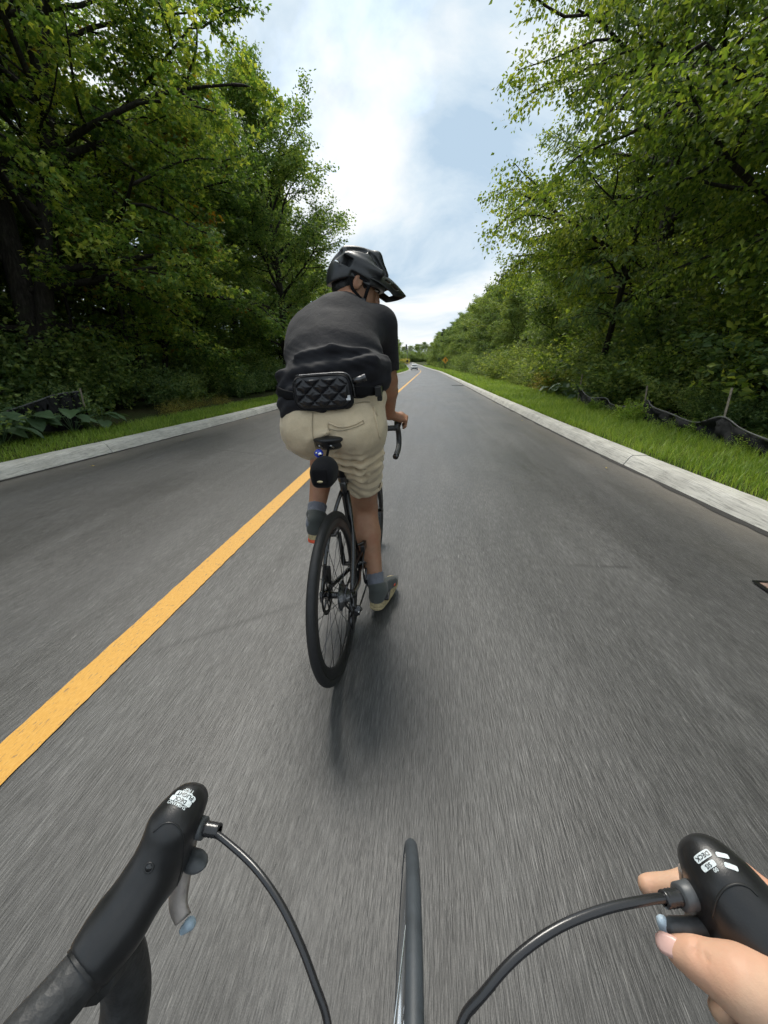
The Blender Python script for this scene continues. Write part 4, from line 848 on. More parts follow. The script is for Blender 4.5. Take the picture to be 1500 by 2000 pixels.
for s in 'LR':
    h, k_, a = J['hip' + s], J['kne' + s], J['ank' + s]
    v.cap(h, k_, .086, .068, .03); cm = k_ + (a - k_) * .32 + np.array([0, -.016, 0]); v.cap(k_, cm, .064, .066, .02).cap(cm, a, .064, .035, .02)
    v.cap(J['sh' + s], J['el' + s], .056, .050, .02); fm = J['el' + s] + (J['wr' + s] - J['el' + s]) * .3; v.cap(J['el' + s], fm, .049, .050, .015).cap(fm, J['wr' + s], .050, .031, .015)
v.cap(J['neck'] - (0, 0, .02), hl(0, -.03, -.05), .066, .058, .03)
v.ell(hl(0, -.012, .03), (.077, .097, .098), HM, .02).ell(hl(0, .030, -.050), (.060, .068, .072), HM, .02).cap(hl(0, .092, .008), hl(0, .112, -.030), .010, .014, .012).ell(hl(0, .078, -.100), (.024, .02, .02), HM, .02).ell(hl(0, .092, -.066), (.026, .012, .012), HM, .01)
for s in (-1, 1): v.ell(hl(s * .032, .098, .012), (.019, .014, .013), HM, .01, True)
for s in (-1, 1): v.ell(hl(s * .083, -.012, -.014), (.010, .022, .036), HM, .006).ell(hl(s * .093, -.006, -.010), (.009, .012, .021), HM, .006, True)
# hands on the brake hoods: palm, four bent fingers and a thumb each
for s, w in ((1, J['wrR']), (-1, J['wrL'])):
    c = bw((s * .184, .955, .905)); fwd = bike_M[:3, :3] @ vec((0, 1, .25)); out = bike_M[:3, :3] @ vec((s, 0, 0)); dn = bike_M[:3, :3] @ vec((0, 0, -1))
    pal = c - dn * .028 + out * .016; v.cap(w, pal - fwd * .015, .028, .026, .015).cap(pal - fwd * .02, pal + fwd * .03, .024, .022, .012)
    for f in range(4):
        st = pal + fwd * (.036 - .021 * f) + out * .012; a1 = st + out * .022 + dn * .012; a2 = a1 + dn * .030 - out * .004; a3 = a2 + dn * .012 - out * (.022 - .003 * f); v.chain([st, a1, a2, a3], [.0105, .010, .009, .008], .004)
    th = pal - out * .018; v.chain([th - fwd * .01, th - out * .018 + dn * .008 + fwd * .012, th - out * .022 + dn * .028 + fwd * .03], [.012, .0105, .009], .005)
person = v.build('person', M['skin'], None, BASE); tag(person, 'cyclist in charcoal t-shirt and beige shorts riding ahead, head turned to the right', 'person')
def PV(vox, name, m, relax=2): return vox.build(name, M[m], person, None, relax, M=(np.eye(3), -vec(BASE)))
def PM(mb, name, m, smooth=True): mb.v = [x - vec(BASE) for x in mb.v]; return mb.build(name, M[m], person, smooth)
v = Vox(HC - .2, HC + .2, .004); v.ell(hl(0, -.018, .03), (.083, .102, .103), HM, .01).ell(hl(0, -.06, -.05), (.066, .048, .05), HM, .02)
v.cut(hl(0, .042, 0), HM @ vec((0, 1, -.35)), .01).cut(hl(0, 0, -.088), HM @ vec((0, .25, -1)), .01)
for s in (-1, 1): v.ell(hl(s * .09, .0, -.03), (.03, .030, .045), HM, .008, True)
v.warp(lambda X, Y, Z: .002 * np.sin(X * 420 + Z * 260) * np.sin(Y * 380)); PV(v, 'hair', 'hair', 1)
for s in (-1, 1): PM(MB().lathe([(-.011, 0), (-.008, .0085), (0, .0115), (.008, .0085), (.011, 0)], hl(s * .031, .083, .012), HM @ vec((0, 1, 0)), 14), 'eye', 'eye')
for s in (-1, 1): PM(MB().tube(spline([hl(s * .018, .098, .030), hl(s * .034, .096, .036), hl(s * .052, .080, .030)], 8), [.002, .004, .004, .004, .004, .004, .004, .004, .002][:9], 5), 'eyebrow', 'hair')
# shirt
v = Vox((-.76, 1.36, .98), (-.06, 2.2, 1.60), .005)
v.ell((-.385, 1.605, 1.155), (.198, .128, .135), k=.05).ell((-.392, 1.70, 1.255), (.208, .130, .135), k=.06).ell((-.402, 1.80, 1.345), (.200, .130, .118), k=.06).cap((-.555, 1.875, 1.355), (-.25, 1.885, 1.385), .078, k=.06)
v.cap((-.39, 1.86, 1.425), (-.375, 1.925, 1.462), .095, .070, .05).ell((-.40, 1.86, 1.405), (.17, .10, .088), k=.05)
for s in 'LR': d = J['el' + s] - J['sh' + s]; v.cap(J['sh' + s], J['sh' + s] + d * .80, .078, .064, .045)
v.ell((-.560, 1.81, 1.285), (.060, .12, .095), k=.05)
# tails of the shirt: bunched on the right, hanging over the hip on the left
v.ell((-.215, 1.60, 1.205), (.062, .085, .065), k=.03).ell((-.20, 1.62, 1.16), (.048, .07, .05), k=.02).ell((-.525, 1.57, 1.10), (.058, .080, .085), k=.03).ell((-.505, 1.53, 1.055), (.068, .058, .048), k=.025).ell((-.44, 1.485, 1.075), (.11, .045, .05), k=.03)
for (a, b, r) in [((-.58, 1.545, 1.185), (-.40, 1.485, 1.205), .014), ((-.40, 1.485, 1.205), (-.20, 1.52, 1.245), .016), ((-.50, 1.535, 1.255), (-.36, 1.52, 1.283), .007), ((-.36, 1.52, 1.283), (-.235, 1.565, 1.275), .007), ((-.575, 1.56, 1.15), (-.50, 1.485, 1.13), .013),
                  ((-.25, 1.53, 1.225), (-.165, 1.60, 1.205), .013), ((-.575, 1.545, 1.12), (-.55, 1.50, 1.05), .012), ((-.53, 1.492, 1.09), (-.50, 1.478, 1.03), .012), ((-.56, 1.51, 1.09), (-.53, 1.49, 1.02), .010), ((-.165, 1.62, 1.24), (-.17, 1.60, 1.15), .012)]: v.cap(a, b, r, k=.034)
# stretch folds between neck and right arm
for q in range(5):
    a = vec((-.318 + .004 * q, 1.805 - .032 * q, 1.468 - .030 * q)); b = vec((-.212 + .003 * q, 1.865 - .022 * q, 1.392 - .034 * q)); v.cap(a, (a + b) / 2 + (0.004, -.004, .002), .004, .0065, .010).cap((a + b) / 2 + (0.004, -.004, .002), b, .0065, .004, .010)
for s in 'LR':
    d = unit(J['el' + s] - J['sh' + s]); p = J['sh' + s] + (J['el' + s] - J['sh' + s]) * .80
    v.op(lambda X, Y, Z, p=p, d=d: np.maximum(np.sqrt((X - p[0]) ** 2 + (Y - p[1]) ** 2 + (Z - p[2]) ** 2) - .12, -((X - p[0]) * d[0] + (Y - p[1]) * d[1] + (Z - p[2]) * d[2])), p - .12, p + .12, .004, True)
    v.cap(p - d * .03, p + d * .1, .057, k=.004, sub=True)
v.cap(J['neck'] + (0, 0, -.0), hl(0, -.02, -.03), .062, k=.008, sub=True)
v.cut((0, 1.5, 1.018), (0, -.12, -1), .02)
v.warp(lambda X, Y, Z: .0035 * np.sin(Z * 95 + 5 * np.sin(X * 17) + Y * 30) * np.clip((1.25 - Z) * 12, 0, 1) + .0012 * np.sin(X * 90 + Z * 190 + 4 * np.sin(Z * 40)) * np.clip((1.33 - Z) * 10, 0, 1) + .0006 * np.sin(X * 60 + Z * 80) * np.sin(Z * 33 - X * 20)); PV(v, 'shirt', 'shirt', 2)
# shorts
v = Vox((-.70, 1.34, .58), (-.06, 2.06, 1.18), .005)
v.ell((-.375, 1.575, 1.02), (.190, .125, .105), k=.04).ell((-.462, 1.545, .985), (.120, .128, .112), k=.05).ell((-.282, 1.545, .985), (.120, .128, .112), k=.05)
hR, kR = J['hipR'], J['kneR']; hR2 = hR + (.0, .0, 0); eR = hR + (kR - hR) * .63; hL_, kL = J['hipL'], J['kneL']; eL = hL_ + (kL - hL_) * .86 + (0, 0, -.008)
v.cap(hR, eR, .110, .097, .05).cap(hL_, eL, .112, .096, .05)
v.cap((-.225, 1.59, 1.065), (-.215, 1.60, 1.10), .055, k=.03)
for (a, b, r) in [((-.375, 1.50, .885), (-.255, 1.49, .875), .012), ((-.255, 1.49, .875), (-.18, 1.555, .93), .012), ((-.37, 1.525, .855), (-.26, 1.515, .835), .012), ((-.26, 1.515, .835), (-.175, 1.585, .875), .011), ((-.375, 1.56, .82), (-.27, 1.55, .795), .012), ((-.27, 1.55, .795), (-.19, 1.61, .825), .011),
                  ((-.385, 1.60, .785), (-.27, 1.59, .755), .011), ((-.27, 1.59, .755), (-.20, 1.65, .785), .010), ((-.56, 1.51, .945), (-.43, 1.475, .925), .013), ((-.57, 1.56, .90), (-.47, 1.51, .87), .011), ((-.45, 1.435, .955), (-.37, 1.42, .985), .010), ((-.365, 1.455, .905), (-.33, 1.425, .955), .011), ((-.36, 1.545, .838), (-.24, 1.535, .818), .006), ((-.37, 1.585, .80), (-.23, 1.58, .778), .006), ((-.38, 1.63, .76), (-.24, 1.63, .735), .006), ((-.34, 1.475, .915), (-.25, 1.465, .90), .007), ((-.60, 1.60, .93), (-.52, 1.49, .95), .008), ((-.59, 1.64, .885), (-.50, 1.545, .875), .007), ((-.22, 1.47, 1.0), (-.17, 1.54, .95), .007), ((-.21, 1.475, 1.03), (-.165, 1.56, .99), .006)]: v.cap(a, b, r, k=.015)
dR = unit(kR - hR); dL = unit(kL - hL_)
for p, d in ((eR, dR), (eL, dL)):
    v.op(lambda X, Y, Z, p=p, d=d: np.maximum(np.sqrt((X - p[0]) ** 2 + (Y - p[1]) ** 2 + (Z - p[2]) ** 2) - .16, -((X - p[0]) * d[0] + (Y - p[1]) * d[1] + (Z - p[2]) * d[2])), p - .16, p + .16, .004, True)
    v.cap(p - d * .05, p + d * .1, .086, k=.004, sub=True)
# side slit of the right leg
v.cap(eR + (.085, -.03, -.01), eR + (.10, -.05, .05), .014, .002, .003, True)
v.warp(lambda X, Y, Z: .0026 * np.sin(Z * 120 + 6 * np.sin(X * 20) - Y * 25) * np.clip((.92 - Z) * 12, 0, 1) * (X > -.40) + .002 * np.sin(X * 45 + Y * 40) * np.sin(Z * 50)); shorts = PV(v, 'shorts', 'shorts', 2)
V_, Q_ = v.extract(2); tree_s = BVHTree.FromPolygons([tuple(p) for p in V_], [tuple(int(i) for i in q) for q in Q_])
def on_shorts(px, py, lift=.002):
    d = Vector(photo_ray(px, py)).normalized(); h = tree_s.ray_cast(Vector((0, 0, CAM_H)), d)
    return None if h[0] is None else np.array(h[0] + h[1] * lift)
def seam_line(pts, name, m='seam', r=.0016):
    P = [on_shorts(*p) for p in spline([(a, b, 0) for a, b in pts], 22)[:, :2]]; P = [p for p in P if p is not None]
    if len(P) > 3: PM(MB().tube(np.array(P), r, 5), name, m)
seam_line([(642, 826), (665, 834), (690, 830), (709, 820)], 'pocket_welt', 'shorts', .0035); seam_line([(643, 838), (665, 841), (690, 836), (711, 827)], 'pocket_seam'); seam_line([(642, 826), (641, 834), (643, 842)], 'pocket_seam'); seam_line([(708, 819), (711, 827)], 'pocket_seam')
seam_line([(611, 806), (610, 830), (612, 855), (617, 875)], 'back_seam'); seam_line([(728, 795), (735, 825), (741, 855)], 'side_pocket_edge', 'shorts', .004)
seam_line([(690, 790), (708, 786), (722, 786)], 'waistband_seam')
# socks and shoes
for s, toe in (('L', (-.470, 1.905, .420)), ('R', (-.150, 1.935, .075))):
    a = J['ank' + s]; k_ = J['kne' + s]; up = unit(k_ - a); toe = vec(toe); heel = a + np.array([0, -.055, -.078]) if s == 'L' else a + np.array([.0, -.055, -.078])
    v = Vox(np.minimum(a, a + up * .1) - .1, np.maximum(a, a + up * .1) + .1, .003); v.cap(a - up * .03, a + up * .02, .040, .041, .01).cap(a + up * .02, a + up * .12, .041, .053, .01); v.cut(a + up * .070, up, .004)
    v.warp(lambda X, Y, Z, a=a: .0016 * np.sin(np.arctan2(Y - a[1], X - a[0]) * 30)); PV(v, 'sock', 'sock', 1)
    fd = unit((toe - heel) * (1, 1, .7)); side = unit(np.cross(fd, (0, 0, 1))); upv = np.cross(side, fd); ball = heel + (toe - heel) * .68
    lo = np.minimum(np.minimum(heel, toe), a) - .1; hi = np.maximum(np.maximum(heel, toe), a) + .1
    v = Vox(lo, hi, .004); hb_ = heel + upv * .035 + fd * .025
    v.cap(hb_, hb_ + upv * .040, .037, .037, .02).cap(hb_, ball + upv * .028, .036, .040, .02).cap(ball + upv * .030, toe + upv * .026 - fd * .034, .048, .036, .02).cap(a + up * .02, hb_ + upv * .03 + fd * .03, .047, .046, .02).cap(a + up * .02 + fd * .02, ball + upv * .035, .044, .042, .02)
    v.cut(a + up * (.030 if s == 'L' else .016), up, .004).cut(heel + upv * .012, -upv, .003); v.cap(a - up * .02, a + up * .1, .0405, k=.003, sub=True); shoe = PV(v, 'shoe', 'shoe', 2)
    def sole(z0, z1, grow_, name, m, back=0.):
        v = Vox(lo, hi, .004); c0 = heel + fd * .028
        def fn(X, Y, Z):
            q = np.stack(np.broadcast_arrays(X - heel[0], Y - heel[1], Z - heel[2]), -1); l = q @ fd; w = q @ side; h = q @ upv; Lm = np.linalg.norm(toe - heel)
            t = np.clip((l - .03) / (Lm - .065), 0, 1); r = .0355 + .006 * np.sin(t * np.pi * .9) + grow_ - .004 * t; c = .03 + t * (Lm - .065)
            return np.maximum(np.sqrt((l - c) ** 2 + w ** 2) - r, np.abs(h - (z0 + z1) / 2) - (z1 - z0) / 2)
        v.op(fn, lo, hi, .003); return PV(v, name, m, 1)
    sole(-.014, .014, .001, 'midsole', 'sole'); sole(-.030, -.013, .003, 'outsole', 'orange' if s == 'L' else 'sole')
    PM(MB().tube(spline([toe + upv * .035 - fd * .06 + side * .03, toe + upv * .05 - fd * .09 + side * .038, toe + upv * .03 - fd * .13 + side * .046], 8), .006, 6), 'shoe_stripe', 'orange')
# forearm ring and elastic drawcord at the hip
PM(MB().tube(spline([at_y(728, 790, 1.50), at_y(733, 800, 1.49), at_y(737, 812, 1.50)], 8), .0022, 5), 'drawcord', 'shorts')

# ------------------------------------------------------------------ helmet (worn, a thing of its own)
hel = empty('bicycle_helmet', tuple(HC), Matrix(HM.tolist()).to_euler()); hel.scale = (.955, .955, .955); tag(hel, 'black vented bicycle helmet with a long visor on the rider ahead', 'helmet')
v = Vox((-.16, -.19, -.12), (.16, .19, .20), .0030)
v.ell((0, -.012, .026), (.106, .140, .118), k=.02).ell((0, -.085, -.022), (.084, .066, .080), k=.03).cap((-.032, -.11, .090), (-.032, .03, .138), .018, .018, .03).cap((.032, -.11, .090), (.032, .03, .138), .018, .018, .03).cap((-.032, .03, .138), (-.03, .10, .088), .016, .012, .03).cap((.032, .03, .138), (.03, .10, .088), .016, .012, .03)
v.cap((-.085, -.10, .055), (-.092, .07, .065), .016, .016, .02).cap((.085, -.10, .055), (.092, .07, .065), .016, .016, .02)
for s in (-1, 1):   # vents
    v.cap((s * .066, .0, .125), (s * .068, .085, .080), .012, .020, .004, True).cap((s * .062, -.10, .095), (s * .064, -.035, .122), .010, .014, .004, True)
    v.box((s * .098, -.088, .036), (.030, .019, .018), .004, np.array(Matrix.Rotation(s * .5, 3, 'Z')), k=.003, sub=True)
    v.cap((s * .05, -.155, .02), (s * .05, -.135, .065), .012, .014, .005, True).box((s * .118, -.01, -.012), (.03, .05, .022), .01, k=.006, sub=True)
v.cap((0, .0, .150), (0, .10, .100), .010, .014, .004, True)
v.cut((0, 0, -.004), (0, .12, -1), .006) if False else None
v.op(lambda X, Y, Z: Z + .010 + .75 * np.clip(-Y - .045, 0, 1) - .35 * np.clip(Y - .03, 0, 1), (-.3, -.3, -.3), (.3, .3, .3), .006, True)
v.ell((0, -.008, .012), (.086, .108, .104), k=.004, sub=True).ell((0, -.01, -.05), (.084, .106, .09), k=.004, sub=True)
v.build('shell', M['helmet'], hel, None, 1)
v = Vox((-.11, -.13, -.03), (.11, .13, .14), .004); v.ell((0, -.008, .022), (.094, .118, .112), k=.004).op(lambda X, Y, Z: Z + .004 + .35 * np.clip(-Y - .045, 0, 1) - .25 * np.clip(Y - .05, 0, 1), (-.3, -.3, -.3), (.3, .3, .3), .004, True).ell((0, -.01, .0), (.084, .108, .106), k=.004, sub=True).build('liner', M['bagblack'], hel, None, 1)
# visor: a curved peak with slots
nu, nv = 25, 19; V = []; keep = []
def vis(u, t): wd = (.108 - .030 * t ** 2.2); y = .078 + .158 * t - .05 * u * u * (1 - .3 * t) - .035 * t * abs(u) ** 3; z = .098 - .080 * u * u * (1 - .35 * t) - .004 * t - .030 * t * t; return (u * wd, y, z)
for j in range(nv):
    for i in range(nu): V.append(vis(i / (nu - 1) * 2 - 1, j / (nv - 1)))
for j in range(nv - 1):
    for i in range(nu - 1):
        slot = (j in (10, 11, 12, 13) and i in (3, 4, 19, 20)) or (j in (7, 8) and i in (7, 16)) or (j in (13, 14) and i in (9, 10, 13, 14)) or (j in (6, 7, 8) and i in (3, 20))
        if not slot: keep.append((j * nu + i, j * nu + i + 1, (j + 1) * nu + i + 1, (j + 1) * nu + i))
vo = link('visor', fast_mesh('visor', np.array(V), [np.array(keep)], True), M['visor'], hel); so = vo.modifiers.new('thick', 'SOLIDIFY'); so.thickness = .004; ss = vo.modifiers.new('smooth', 'SUBSURF'); ss.levels = 1; ss.render_levels = 1
for s in (-1, 1):
    MB().tube(spline([(s * .090, .040, -.005), (s * .082, .045, -.055), (s * .060, .055, -.100), (s * .02, .062, -.122)], 12), .0022, 8, sx=3.6, up=(s, 0, 0)).tube(spline([(s * .088, -.065, -.01), (s * .086, -.02, -.055), (s * .078, .040, -.075)], 10), .0022, 8, sx=3.6, up=(s, 0, 0)).build('strap', M['strap'], hel)
    MB().box((s * .080, .042, -.072), (.004, .010, .008)).build('strap_buckle', M['visor'], hel, bevel=.001)
MB().box((.0, -.150, .028), (.014, .003, .005)).build('reflector', M['bright'], hel); MB().box((.088, -.128, .012), (.003, .012, .004)).build('reflector', M['bright'], hel)

# ------------------------------------------------------------------ quilted waist bag
wc = vec((-.378, 1.452, 1.128)); nx = unit((1, -.0, .06)); ny = unit(vec((0, 1, .10)) - nx * (nx @ vec((0, 1, .10)))); nz = np.cross(nx, ny); WM = np.stack([nx, ny, nz], 1)
wb = empty('waist_bag', tuple(wc), Matrix(WM.tolist()).to_euler()); tag(wb, 'quilted black belt bag with white tag worn at the back of the waist', 'bag')
W2, H2 = .108, .064
v = Vox((-.15, -.06, -.1), (.15, .06, .1), .0035); v.box((0, 0, 0), (W2, .030, H2), .028, k=.01); v.build('bag_body', M['bagblack'], wb, None, 1)
nu, nv = 181, 105; U = np.linspace(-1, 1, nu); T = np.linspace(-1, 1, nv); uu, tt = np.meshgrid(U, T); x = uu * (W2 - .006); z = tt * (H2 - .009) + .004
rr = .036; qx = np.maximum(np.abs(x) - (W2 - .006 - rr), 0); qz = np.maximum(np.abs(z - .004) - (H2 - .009 - rr), 0); rad = np.sqrt(qx ** 2 + qz ** 2); sc_ = np.where(rad > rr, rr / np.maximum(rad, 1e-6), 1); x = np.sign(x) * (np.minimum(np.abs(x), W2 - .006 - rr) + qx * sc_); z = .004 + np.sign(z - .004) * (np.minimum(np.abs(z - .004), H2 - .009 - rr) + qz * sc_)
p_ = (x / .062 + z / .052); q_ = (x / .062 - z / .052); quilt = np.minimum(np.abs(np.sin(np.pi * p_)), np.abs(np.sin(np.pi * q_))) ** .45; edge = np.clip((rr - np.minimum(rad, rr)) / .012, 0, 1) * np.clip(np.minimum(W2 - .006 - np.abs(x), H2 - .009 - np.abs(z - .004)) / .010, 0, 1)
rngq = np.random.default_rng(4); crink = .0005 * np.sin(z * 420 + 3 * np.sin(x * 90) + p_ * 2) * quilt
yv = -.0315 - (.013 * quilt + crink) * edge; V = np.stack([x, yv, z], -1).reshape(-1, 3); i = np.arange(nv - 1)[:, None] * nu; j = np.arange(nu - 1)[None]
link('quilted_front', fast_mesh('quilted_front', V, [np.stack([i + j, i + j + 1, i + nu + j + 1, i + nu + j], -1).reshape(-1, 4)], True), M['nylon'], wb)
t = np.linspace(0, 2 * np.pi, 60, endpoint=True); se = np.stack([np.sign(np.cos(t)) * np.abs(np.cos(t)) ** .5 * (W2 - .003), np.full(60, -.028), np.sign(np.sin(t)) * np.abs(np.sin(t)) ** .5 * (H2 - .004) + .002], 1); B('piping', MB().tube(se, .0035, 6, cap=False), 'bagblack', wb)
B('zip', MB().tube(spline([(-.09, -.020, H2 + .001), (0, -.018, H2 + .002), (.09, -.018, H2 - .001), (.112, -.018, .03), (.117, -.018, -.02)], 24), .003, 6), 'dsteel', wb)
B('white_tag', MB().box((W2 - .012, -.036, -.018), (.0075, .0018, .0085)), 'white_tag', wb, False)
B('flashlight', MB().tube([(.112, -.012, .032), (.160, -.005, .044)], .011, 12).lathe([(0, .0125), (.012, .0125)], (.150, -.0065, .0415), (.97, .14, .24), 12), 'dsteel', wb)
B('belt', MB().tube(spline([(-.11, -.005, -.01), (-.165, .02, .0), (-.21, .09, .01), (-.20, .18, .03)], 16), .018, 8, sx=.2, up=(0, 0, 1)), 'strap', wb); B('belt', MB().tube(spline([(.11, -.005, .0), (.165, .02, -.008), (.205, .09, -.012), (.20, .18, .0)], 16), .018, 8, sx=.2, up=(0, 0, 1)), 'strap', wb)
B('belt_buckle', MB().box((.198, .04, -.012), (.012, .022, .018), None).box((.20, .045, -.035), (.009, .012, .014)), 'visor', wb, False, .003)
# ------------------------------------------------------------------ the following rider's own bicycle, seen from above
own = empty('road_bicycle', (0, .06, 0)); tag(own, 'near black handlebar, cables and front tyre of the bicycle that carries the camera', 'bicycle'); O0 = vec((0, .06, 0))
def OB(mb, name, m, parent=None, smooth=True, bevel=0.):
    mb.v = [x - O0 for x in mb.v]; return mb.build(name, M[m], parent or own, smooth, bevel=bevel)
def OV(v, name, m, relax=1, parent=None): return v.build(name, M[m], parent or own, None, relax, M=(np.eye(3), -O0))
def hood(s, pts, rs, k=.014, squash=None):
    P = np.array(pts); v = Vox(P.min(0) - .045, P.max(0) + .045, .0018); v.chain(pts, rs, k); return v
# left hood: upright tip, waist, long grip
LH = [(-.1640, .1790, .912), (-.1645, .1720, .918), (-.1680, .1590, .914), (-.1745, .1450, .898), (-.1795, .1320, .889), (-.1865, .1180, .881), (-.1930, .1030, .876)]
v = hood(-1, LH, [.0086, .0102, .0142, .0128, .0138, .0156, .0160], .012); v.cap((-.170, .160, .895), (-.174, .148, .880), .012, .012, .012).cut((-.1945, .0995, .876), (-.40, -.9, -.1), .003)
VL, QL = v.extract(2); left_hood = OV(v, 'brake_hood', 'hood', 2)
RH = [(.1940, .1810, .908), (.1950, .1760, .915), (.1985, .1660, .914), (.2040, .1550, .910), (.2090, .1470, .903), (.2140, .1270, .886), (.2180, .1060, .880)]
v = hood(1, RH, [.0092, .0112, .0145, .0160, .0165, .0160, .0160], .014); v.cap((.195, .164, .895), (.200, .152, .882), .012, .012, .012)
VR, QR = v.extract(2); right_hood = OV(v, 'brake_hood', 'hood', 2)
BV = {-1: BVHTree.FromPolygons([tuple(p) for p in VL], [tuple(int(i) for i in q) for q in QL]), 1: BVHTree.FromPolygons([tuple(p) for p in VR], [tuple(int(i) for i in q) for q in QR])}
# the rubber edge across the right hood
bar = MB()
bar.tube(spline([(-.1920, .105, .876), (-.2000, .087, .875), (-.2080, .068, .875), (-.210, .038, .876), (-.197, .012, .879), (-.15, .0, .884), (0, -.004, .885), (.15, .0, .886), (.20, .014, .887), (.218, .04, .886), (.2195, .075, .882), (.218, .106, .880)], 66), .0140, 14)
for s, x in ((-1, -.1930), (1, .216)): bar.tube(spline([(x, .100, .868), (x, .114, .856), (x, .116, .830), (x, .106, .798), (x, .08, .778), (x, .0, .772)], 26), .0152, 12)
hbar = OB(bar, 'handlebar', 'tape')
OB(MB().lathe([(-.002, .0148), (.002, .0152)], (-.1940, .1005, .8757), (-.40, -.9, -.1), 18), 'tape_edge', 'hood', hbar)
OB(MB().tube([(0, -.004, .885), (0, -.10, .87)], .017, 12), 'stem', 'matte')
# small bolt hole in the left hood, moulded lip across the right one
def on_hood(s, px, py, lift=.0):
    d = Vector(photo_ray(px, py)).normalized(); h = BV[s].ray_cast(Vector((0, 0, CAM_H)), d); return (None, None) if h[0] is None else (np.array(h[0]) + np.array(h[1]) * lift, np.array(h[1]))
p, n_ = on_hood(-1, 291, 1695)
if p is not None:
    OB(MB().torus(p, n_, .0026, .0007, 20, 8), 'bolt_rim', 'hood', left_hood); OB(MB().lathe([(-.0004, .0026), (.0006, .0020), (.0011, .0)], p, n_, 16), 'bolt', 'gloss', left_hood)
lip = [on_hood(1, a, b, .0001)[0] for a, b in spline([(1392, 1792, 0), (1398, 1762, 0), (1414, 1737, 0), (1438, 1727, 0), (1462, 1733, 0), (1480, 1750, 0)], 30)[:, :2]]; lip = [q for q in lip if q is not None]
if len(lip) > 4: OB(MB().tube(np.array(lip), .0007, 6), 'hood_lip', 'signback', right_hood)
lip = [on_hood(-1, a, b, .0001)[0] for a, b in spline([(300, 1625, 0), (322, 1608, 0), (345, 1612, 0), (358, 1640, 0), (356, 1690, 0), (340, 1750, 0)], 30)[:, :2]]; lip = [q for q in lip if q is not None]
if len(lip) > 4: OB(MB().tube(np.array(lip), .0005, 6), 'hood_lip', 'hood', left_hood)
# cable exits and housings
def cable(start, pts, rad):
    a = vec(start[0]); b = vec(start[1]); d = unit(b - a)
    boss = OB(MB().lathe([(0, .0085), (.010, .0075), (.0165, .0072), (.0170, .0060), (.0185, .0)], a, d, 20), 'cable_boss', 'lever')
    OB(MB().lathe([(0, .0046), (.002, .0050), (.003, .0045), (.0045, .0050), (.0055, .0045), (.007, .0050), (.008, .0045), (.0095, .0048), (.011, .0046), (.0112, .003)], a + d * .0175, d, 16), 'ferrule', 'cable', boss)
    OB(MB().tube(spline([a + d * .020] + [vec(p) for p in pts], 48), rad, 12), 'brake_cable', 'cable')
cable((at_z(358, 1611, .904), at_z(400, 1618, .904)), [at_z(440, 1642, .905), at_z(495, 1692, .905), at_z(545, 1760, .901), at_z(585, 1840, .894), at_z(615, 1920, .884), at_z(640, 2000, .872), (-.038, .080, .86), (-.03, .05, .83)], .0023)
cable((at_z(1372, 1744, .902), at_z(1325, 1752, .903)), [at_z(1270, 1757, .906), at_z(1180, 1776, .905), at_z(1090, 1812, .902), at_z(1010, 1868, .895), at_z(945, 1940, .886), at_z(900, 2005, .875), (.028, .080, .86), (.02, .05, .83)], .0027)
# thinner gear cable beside the right one
OB(MB().tube(spline([at_z(965, 1925, .886), at_z(930, 1965, .882), at_z(902, 2010, .874), (.03, .082, .858)], 16), .0016, 8), 'gear_cable', 'cable')
# levers
def blade(pts, w, th, name, m, up):
    P = spline(pts, 20); return OB(MB().tube(P, np.linspace(w, w * .7, len(P)), 10, sx=th / w, up=up), name, m)
blade([(-.166, .176, .905), (-.170, .168, .880), (-.171, .158, .862), (-.169, .146, .848), (-.163, .1405, .841)], .0085, .004, 'brake_lever', 'pale', (1, .2, 0))
a_ = at_z(371, 1804, .844); v = Vox(a_ - .015, a_ + .015, .001); v.cap(a_, at_z(358, 1816, .840), .0042, .0030, .003); OV(v, 'lever_tip', 'skytint')
v = Vox((-.19, .14, .86), (-.13, .19, .90), .0012); q = at_z(380, 1682, .880); R_ = np.stack([unit((1, -.15, 0)), unit((.15, 1, .1)), unit(np.cross((1, -.15, 0), (.15, 1, .1)))], 1); v.ell(q, (.0105, .0078, .0028), R_, .003).cap(q + (-.012, .006, 0), q, .0035, .005, .004); OV(v, 'shift_paddle', 'lever')
blade([(.192, .180, .900), (.196, .172, .876), (.197, .162, .858), (.194, .150, .846)], .0085, .004, 'brake_lever', 'pale', (1, -.2, 0))
v = Vox((.14, .13, .86), (.22, .18, .91), .0012); q = at_z(1352, 1812, .890); t_ = at_z(1312, 1812, .888); v.cap(q + (.016, .002, -.002), t_, .0062, .0056, .004); OV(v, 'shift_paddle', 'lever')
v = Vox((.14, .13, .86), (.20, .18, .91), .0012); a_ = at_z(1294, 1800, .889); b_ = at_z(1306, 1826, .884); v.cap(a_, b_, .0036, .0048, .003); OV(v, 'lever_tip', 'skytint')
